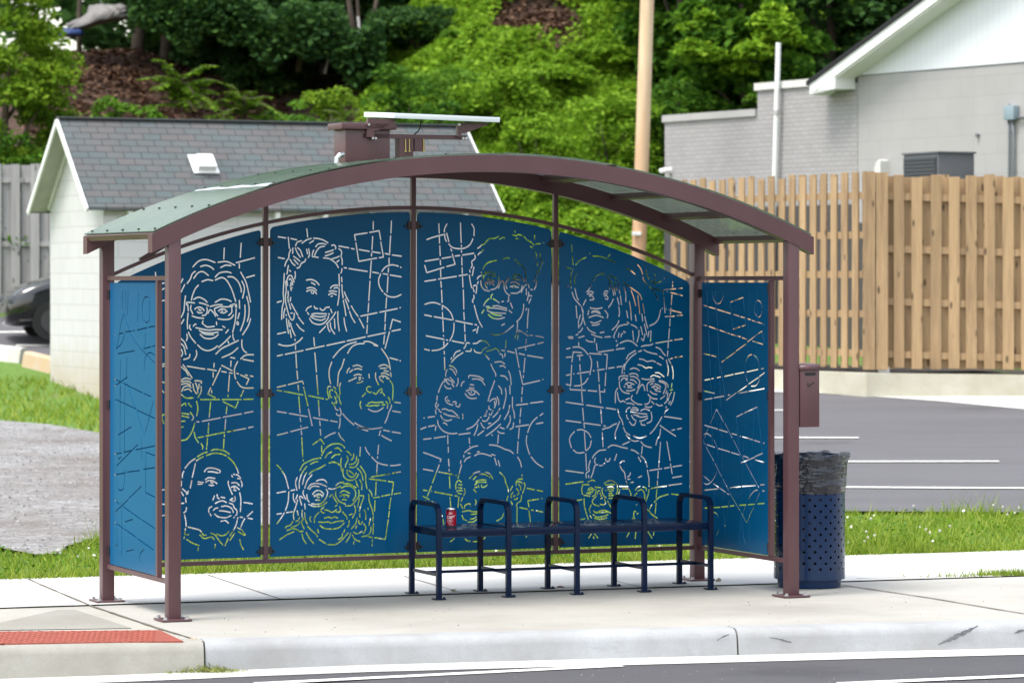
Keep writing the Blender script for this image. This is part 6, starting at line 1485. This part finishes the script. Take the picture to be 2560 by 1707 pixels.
CA.location = ((2 - 1280) / F * 59.0, 59.0, float(ground_h(-8, 59.5)) + .0); CA.rotation_euler = (0, 0, R(14))

# wheel stops
for (p0, p1, mt, lb) in (((-42, 893), (62, 905), 'stop', 'grey concrete wheel stop in front of the black car'), ((72, 914), (200, 945), 'stopyellow', 'orange tinted concrete wheel stop against the garage wall')):
    a, b = ground_at(*p0), ground_at(*p1); za3, zb3 = float(ground_h(*a)), float(ground_h(*b))
    t = (b - a); ln = np.hypot(*t); o = MB()
    o.prism([(-.13, -.05), (.13, -.05), (.09, .19), (.05, .22), (-.05, .22), (-.09, .19)], -.0, ln, lambda p, q_, d_: (d_, p, q_ + (zb3 - za3) * d_ / ln))
    w_ = o.build('wheel_stop', M_[mt], None, smooth=True, loc=(a[0], a[1], za3), rz=math.atan2(t[1], t[0])); tag(w_, lb, 'wheel stop')
# ------------------------------------------------------------------ planting on the bank
def px_on(px, Y): return (px - 1280) / F * Y
def zpx(py, Y): return H - (py - YH) / F * Y

def trunk_mesh(name, pts, radii, mat, parent, n=10):
    mb = MB(); mb.tube(pts, radii, n); return mb.build(name, mat, parent, smooth='all')

def tree(name, label, px, Y, top, rx, crown, mat, leaf, n, nclump, cr, tr, trunk_mat='bark', cat='tree', group=None, droop=.2, limbs=5, lean=0., slim=.5, up=.4):
    """crown = (lower z, upper z) above the foot"""
    x = px_on(px, Y); z0 = float(ground_h(x, Y)) - .1
    o = empty(name, (x, Y, z0), 0, label, cat, group)
    zc = (crown[0] + crown[1]) / 2; rz = (crown[1] - crown[0]) / 2
    pts = [(lean * t * t + .08 * math.sin(t * 5 + px), .06 * math.sin(t * 4 + 1), t * (zc + rz * .4)) for t in np.linspace(0, 1, 8)]
    mb = MB(); mb.tube(pts, [tr * (1 - .65 * t) for t in np.linspace(0, 1, 8)], 9)
    for k in range(limbs):
        a = k * 2.4 + px; s = pts[3 + k % 4]; e = (lean + math.cos(a) * rx * .75, math.sin(a) * rx * .75, zc + rz * random.uniform(-.3, .5))
        m_ = tuple((s[i] + e[i]) / 2 + (.15 if i == 2 else 0) for i in range(3)); mb.tube([s, m_, e], [tr * .35, tr * .22, tr * .08], 6)
    mb.build('trunk', M_[trunk_mat], o, smooth='all')
    C = clump_points(n, (lean, 0, zc), (rx, rx * .85, rz), nclump, cr)
    fast_mesh('crown', leaf_quads(C, leaf, up, droop, slim), 4, M_[mat], o)
    return o

def shrub(name, label, px, py, Y, w, h, mat, leaf, n, nclump, cat='shrub', group=None, up=.45, droop=0., slim=.5):
    """foot given by depth; py is the photo row of its top"""
    x = px_on(px, Y); z0 = float(ground_h(x, Y)) - .1; h_ = max(.4, zpx(py, Y) - z0) if py is not None else h
    o = empty(name, (x, Y, z0), 0, label, cat, group)
    mb = MB()
    for k in range(6):
        a = k * 1.05 + px; e = (math.cos(a) * w * .35, math.sin(a) * w * .35, h_ * .75); mb.tube([(0, 0, 0), (e[0] * .4, e[1] * .4, h_ * .4), e], [.025, .018, .006], 5)
    mb.build('stems', M_['bark'], o, smooth='all')
    C = clump_points(n, (0, 0, h_ * .5), (w / 2, w / 2, h_ * .48), nclump, min(w, h_) * .24, .35); C[:, 2] = np.maximum(C[:, 2], .02)
    fast_mesh('leaves', leaf_quads(C, leaf, up, droop, slim), 4, M_[mat], o)
    return o

def pinnate(name, label, px, Y, ztop_px, nl, span, mat, group=None):
    """young tree-of-heaven: whorls of long fronds of paired leaflets"""
    x = px_on(px, Y); z0 = float(ground_h(x, Y)) - .1; zt = zpx(ztop_px, Y) - z0
    o = empty(name, (x, Y, z0), 0, label, 'sapling', group)
    mb = MB(); mb.tube([(0, 0, 0), (.04, 0, zt * .5), (0, .02, zt * .86)], [.04, .03, .012], 7); 
    Q = []
    for i in range(nl):
        a = i * 2.399 + px; el = R(rng.uniform(-5, 70)); zb = zt * (.74 + .11 * i / nl); ln = span * rng.uniform(.75, 1.1)
        dv = np.array([math.cos(a) * math.cos(el), math.sin(a) * math.cos(el), math.sin(el)]); st = np.array([0, 0, zb]); pr = []
        for t in np.linspace(0, 1, 19):
            p = st + dv * ln * t + np.array([0, 0, -.42 * ln * t * t]); pr.append(p)
        mb.tube(pr[::2], .008, 4)
        side = np.cross(dv, (0, 0, 1.)); side /= np.linalg.norm(side)
        for k, p in enumerate(pr[2:]):
            t = k / 17; ll = span * .27 * (1 - .55 * t) * rng.uniform(.85, 1.15)
            for s in (-1, 1):
                tip = p + side * s * ll + dv * ll * .35 + np.array([0, 0, -ll * rng.uniform(.15, .55)]); m_ = (p + tip) / 2; wv = (tip - p); wv = np.cross(wv, (0, 0, 1.)); wv = wv / np.linalg.norm(wv) * ll * .26
                Q.append([p, m_ + wv, tip, m_ - wv])
    mb.build('stem', M_['bark'], o, smooth='all'); fast_mesh('fronds', np.array(Q), 4, M_[mat], o)
    return o

# ground cover over the right and middle of the bank
n = 300000
PX = rng.uniform(880, 2330, n); Y = 64.5 + 20 * rng.random(n) ** 1.25; X = (PX - 1280) / F * Y
bmp = bumps(X * 1.1, Y * 1.1) + .5 * np.sin(X * 3.1 + 2 * np.sin(Y * 1.7)) + .35 * np.sin(X * 5.3 - Y * 4.1)
keep = (rng.random(n) < sstep(860, 1010, PX)) & (Y > 64.3 + 2.5 * sstep(2, 7, X))
bare = ((PX - 1340) / 150) ** 2 + ((Y - 77.2) / 1.9) ** 2
keep &= (bare > .5 + .7 * rng.random(n))
z = ground_h(X, Y) + np.maximum(0, .28 + .30 * bmp) * rng.random(n) ** .5 + .05
C = np.stack([X, Y, z], 1)[keep]
m = 50000; PX2 = np.concatenate([rng.uniform(-2600, -40, m // 2), rng.uniform(2600, 5200, m // 2)]); Y2 = 65.5 + 19 * rng.random(m) ** 1.2; X2 = (PX2 - 1280) / F * Y2
z2 = ground_h(X2, Y2) + np.maximum(0, .3 + .32 * bumps(X2 * 1.1, Y2 * 1.1)) * rng.random(m) ** .5 + .05; C = np.concatenate([C, np.stack([X2, Y2, z2], 1)])
o = fast_mesh('ground_cover', leaf_quads(C, .125, .5, .1, .8), 4, M_['kudzu']); tag(o, 'bright green leafy vines covering the bank behind the shelter', 'ground cover', None, 'stuff')
# sparse weeds over the bare bank
n = 9000; PX = rng.uniform(100, 950, n); Y = 65 + 13 * rng.random(n) ** 2.2; X = (PX - 1280) / F * Y; k = (np.sin(X * 2 + Y) + np.sin(X * 3.7 - Y * 2.2) > .55 + (Y - 65) * .06)
C = np.stack([X, Y, ground_h(X, Y) + .03 + rng.random(n) * .16], 1)[k]
o = fast_mesh('bank_weeds', leaf_quads(C, .13, .4, .1, .6), 4, M_['leafB']); tag(o, 'scattered low weeds on the bare brown bank at left', 'weeds', None, 'stuff')

# leaf litter on the bare soil
n = 16000; PX = rng.uniform(60, 720, n); Y = rng.uniform(64.8, 83, n); X = (PX - 1280) / F * Y
C = np.stack([X, Y, ground_h(X, Y) + .01 + .05 * rng.random(n)], 1)
C2 = np.stack([px_on(1340, 77.2) + rng.normal(0, .75, 1500), 77.2 + rng.normal(0, .8, 1500), np.zeros(1500)], 1); C2[:, 2] = ground_h(C2[:, 0], C2[:, 1]) + .05
o = fast_mesh('leaf_litter', leaf_quads(np.concatenate([C, C2]), .13, .8, 0, .7), 4, M_['litterleaf']); tag(o, 'brown leaf litter strewn over the bare bank', 'leaf litter', None, 'stuff')
pinnate('sumac_sapling', 'tallest young sumac with star-shaped fronds above the garage roof', 455, 66.5, 112, 26, .92, 'kudzu', 'sumac saplings on the bank')
pinnate('sumac_sapling', 'smaller sumac sapling right of the tallest one above the garage ridge', 610, 66.8, 168, 19, .80, 'kudzu', 'sumac saplings on the bank')
pinnate('sumac_sapling', 'short sumac sapling left of the solar panel with yellowish fronds', 870, 66.8, 225, 17, .72, 'leafY', 'sumac saplings on the bank')
pinnate('sumac_sapling', 'low sumac sapling with drooping fronds beside the grey garage roof edge', 545, 66.0, 235, 15, .70, 'kudzu', 'sumac saplings on the bank')
for px, py, Y, w, mat, lb in (
    (300, 215, 66.0, .95, 'leafB', 'light green bush left of the tall sumac above the garage ridge'),
    (380, 262, 65.8, .8, 'leafB', 'low green bush just above the left half of the garage ridge'),
    (720, 190, 67.0, 1.25, 'leafB', 'broad leafy bush above the middle of the garage ridge'),
    (790, 235, 66.0, 1.0, 'leafM', 'dark green bush directly left of the brown control box'),
    (835, 180, 68.5, 1.1, 'leafY', 'yellow-green bush behind the control box at the foot of the bank'),
    (1000, 170, 69.0, 1.3, 'leafM', 'rounded dark bush above the solar panel'),
    (1090, 215, 68.0, 1.0, 'leafM', 'small dark bush above the right end of the solar panel'),
    (1190, 75, 77.0, 1.7, 'leafB', 'mid green shrub on the upper bank near the bare soil patch'),
    (1050, 15, 80.0, 2.2, 'leafD', 'large dark bluish shrub high on the bank right of the forked trunks'),
    (1130, 150, 72.0, 1.5, 'leafB', 'green shrub halfway up the bank above the solar panel'),
    (1250, 185, 71.0, 1.4, 'kudzu', 'bright bushy mound on the lower bank left of the utility pole'),
    (1400, 150, 73.0, 1.5, 'kudzu', 'leafy mound below the bare soil patch left of the utility pole'),
    (1500, 110, 74.5, 1.7, 'kudzu', 'tall leafy mound just left of the utility pole'),
    (1345, 275, 68.0, 1.3, 'kudzu', 'low bright mound of vines above the shelter arch'),
    (1530, 250, 69.0, 1.5, 'kudzu', 'thick vine mound beside the utility pole above the arch end'),
    (1690, 190, 70.0, 1.6, 'leafM', 'dark vine mound right of the utility pole above the grey wall'),
    (1840, 215, 69.5, 1.5, 'leafB', 'bright shrub rising over the step in the grey parapet'),
    (55, 330, 64.9, 1.3, 'leafM', 'dark green shrub over the weathered fence at far left'),
    (160, 250, 66.0, 1.2, 'leafB', 'green shrub above the left peak of the garage roof')):
    shrub('shrub', lb, px, py, Y, w, None, mat, .125, int(2900 * w), int(12 + 12 * w), group='shrubs on the bank')

# trees
tree('left_tree'.replace('left_', 'young_'), 'large yellow-green tree with drooping sprays at the far left edge', 15, 66.0, 0, 1.12, (-.3, 6.0), 'leafY', .14, 27000, 110, .38, .13, droop=.6, slim=.42)
tree('young_tree', 'slim yellow-green tree standing against the sky at the top left', 205, 81.0, 0, 1.0, (2.0, 5.5), 'leafY', .16, 1500, 22, .3, .07, droop=.5)
DK = [(345, 84.5, 1.3, 7, 4200), (420, 86.0, 1.5, 8, 5200), (520, 84.0, 1.5, 8, 5600), (610, 86.0, 1.5, 9, 5600), (690, 84.5, 1.4, 8, 5200), (800, 86.5, 1.6, 9, 5600), (900, 86.5, 1.5, 8, 4800)]
for (px, Y, rx, h, nn), lb in zip(DK, ('dark tree at the crest beside the grey tarp', 'dense dark tree second from the grey tarp on the crest', 'dark shady tree in the middle of the wooded crest', 'dark tree just left of the pale leaning trunk', 'dark tree directly behind the pale leaning trunk', 'dark tree between the pale trunk and the forked brown trunks', 'dark tree behind the forked brown trunks')):
    tree('dark_tree', lb, px, Y, 0, rx, (.35, h), 'leafD', .19, nn * 2, 80, .5, .16, droop=.2, limbs=6, group='dark trees along the crest')
for px, Y, w, lb in ((560, 82.3, 1.6, 'low dark undergrowth at the foot of the wooded crest left of centre'), (630, 81.2, 1.6, 'dark undergrowth below the shady trees on the crest'), (660, 79.5, 1.6, 'dark green undergrowth left of the pale leaning trunk')):
    shrub('undergrowth', lb, px, None, Y, w, 1.5, 'leafD', .16, 5000, 30, group='undergrowth below the crest')
tree('maple_tree', 'leafy maple with bright hanging clumps above the grey parapet', 1860, 71.0, 0, 1.25, (1.1, 5.6), 'leafM', .20, 12000, 60, .42, .12, droop=.5, slim=.75, group='maples behind the building')
tree('maple_tree', 'dark maple directly right of the utility pole', 1700, 74.0, 0, 1.3, (.8, 6.0), 'leafM', .18, 12000, 60, .45, .13, droop=.3, slim=.7, group='maples behind the building')
tree('maple_tree', 'shaded tree just left of the utility pole at the top of the picture', 1560, 78.0, 0, 1.2, (1.2, 6.0), 'leafM', .18, 7500, 44, .45, .12, droop=.3, slim=.7, group='maples behind the building')
tree('maple_tree', 'dark tree touching the black roof edge of the building', 2080, 74.0, 0, 1.5, (.4, 6.5), 'leafD', .18, 12000, 60, .5, .14, droop=.3, slim=.7, group='maples behind the building')
tree('maple_tree', 'dark tree farthest right above the sloping black roof', 2250, 74.0, 0, 1.6, (.4, 7.5), 'leafD', .18, 12000, 60, .5, .14, droop=.3, slim=.7, group='maples behind the building')
tree('maple_tree', 'very dark tree behind the white vent pipe', 1960, 77.0, 0, 1.6, (.2, 6.5), 'leafD', .18, 12000, 60, .5, .14, droop=.3, slim=.7, group='maples behind the building')
tree('maple_tree', 'dark tree behind the bright maple above the parapet', 1800, 79.0, 0, 1.6, (.2, 6.5), 'leafD', .18, 12000, 60, .5, .14, droop=.3, slim=.7, group='maples behind the building')
C = clump_points(4600, (px_on(1850, 69.6), 69.6, zpx(95, 69.6)), (1.15, .35, .75), 20, .26); 
o = fast_mesh('hanging_branch', leaf_quads(C, .18, .7, .4, .8), 4, M_['kudzu']); mt = bpy.data.objects['maple_tree']; o.parent = mt; o.location = -mt.location
# the wood behind the crest reads as one dark mass
n = 100000; PX = np.where(rng.random(n) < .55, rng.uniform(-60, 2700, n), rng.uniform(-3000, 5600, n)); Y = rng.uniform(86, 93, n); X = (PX - 1280) / F * Y; z = 5.0 + 5.5 * rng.random(n)
gap = (PX < 330) & (np.sin(X * 3.1 + z * 2.2) + np.sin(X * 7.3 - z * 3.1) + np.sin(z * 5 + X) * .5 > -.55 + .004 * (PX - 150))
C = np.stack([X, Y, z], 1)[~gap]
o = fast_mesh('far_wood', leaf_quads(C, .42, .3, .3, .6), 4, M_['leafD']); tag(o, 'dark wood closing the view behind the crest of the bank', 'wood', None, 'stuff')
n = 32000; PX = rng.uniform(325, 960, n); Y = rng.uniform(77.0, 82, n); X = (PX - 1280) / F * Y
lim = 72 + (PX - 325) * .20 + 22 * np.sin(X * 3.3) + 14 * np.sin(X * 7.1 + 1)
z = zpx(rng.uniform(-40, 1, n) * 0 + lim - rng.random(n) * 140, Y); C = np.stack([X, Y, np.maximum(z, ground_h(X, Y) + .05)], 1)
o = fast_mesh('wood_edge', leaf_quads(C, .17, .5, .2, .6), 4, M_['leafD']); tag(o, 'dark leafy understorey along the edge of the wood above the bare bank', 'undergrowth', None, 'stuff')
# bare trunks and sticks
def bare(name, label, pts, r, mat, cat='tree trunk'):
    P = [Vector((px_on(px, Y), Y, zpx(py, Y))) for px, py, Y in pts]; P0 = P[0].copy(); k = len(P)
    o = empty(name, P0, 0, label, cat); trunk_mesh('trunk', [p - P0 for p in P], [r * (1 - .35 * i / (k - 1)) for i in range(k)], M_[mat], o); return o
bare('tree_trunk', 'pale mossy leaning trunk rising from the bank above the garage roof', ((745, 180, 79), (752, 130, 79), (764, 85, 79.2), (756, 40, 79.4), (748, -30, 79.6), (738, -120, 80)), .075, 'mossbark')
t_ = bare('tree_trunk', 'brown forked trunk in the dark wood left of the solar panel', ((885, 170, 80), (888, 120, 80), (880, 60, 80), (872, 0, 80), (866, -80, 80)), .085, 'bark')
P0 = Vector((px_on(885, 80), 80, zpx(170, 80))); trunk_mesh('limb', [Vector((px_on(px, Y), Y, zpx(py, Y))) - P0 for px, py, Y in ((888, 150, 80), (915, 90, 80.05), (934, 40, 80.1), (950, -40, 80.1))], [.07, .06, .05, .04], M_['bark'], t_)
trunk_mesh('limb', [Vector((px_on(px, Y), Y, zpx(py, Y))) - P0 for px, py, Y in ((889, 130, 80), (897, 60, 80.05), (893, 0, 80.1), (890, -60, 80.1))], [.05, .045, .035, .03], M_['bark'], t_)
bare('dead_stick', 'bleached grey dead stick leaning right in the dark wood', ((812, 185, 78), (826, 125, 78), (840, 66, 78)), .033, 'greystick', 'dead branch')
bare('dead_stick', 'bleached grey dead stick leaning left against the forked trunk', ((912, 178, 78), (902, 110, 78), (895, 42, 78)), .040, 'greystick', 'dead branch')
# tarp heap on the crest
def lump(name, label, cat, px, py, Y, sx, sy, sz_, mat, tilt=0.0):
    bm = bmesh.new(); bmesh.ops.create_icosphere(bm, subdivisions=5, radius=1.0)
    for v in bm.verts:
        p = v.co; k = 1 + .16 * math.sin(p.x * 5 + p.z * 3) + .10 * math.sin(p.x * 11 + p.y * 9 + 1) + .05 * math.sin(p.x * 23 - p.z * 17)
        v.co = Vector((p.x * sx * k, p.y * sy, max(p.z, -.25) * sz_ * k + tilt * p.x))
    for f in bm.faces: f.smooth = True
    me = bpy.data.meshes.new(name); bm.to_mesh(me); bm.free(); me.materials.append(mat)
    o = bpy.data.objects.new(name, me); o.location = (px_on(px, Y), Y, zpx(py, Y)); col.objects.link(o); return tag(o, label, cat)
lump('tarp_heap', 'grey tarpaulin thrown over a heap on top of the bare bank', 'tarpaulin', 256, 48, 80.5, .62, .5, .30, M_['tarp'], .17)
lump('tarp_heap', 'crumpled blue tarpaulin at the foot of the grey one', 'tarpaulin', 165, 88, 80.2, .42, .4, .13, M_['bluetarp'], .05)
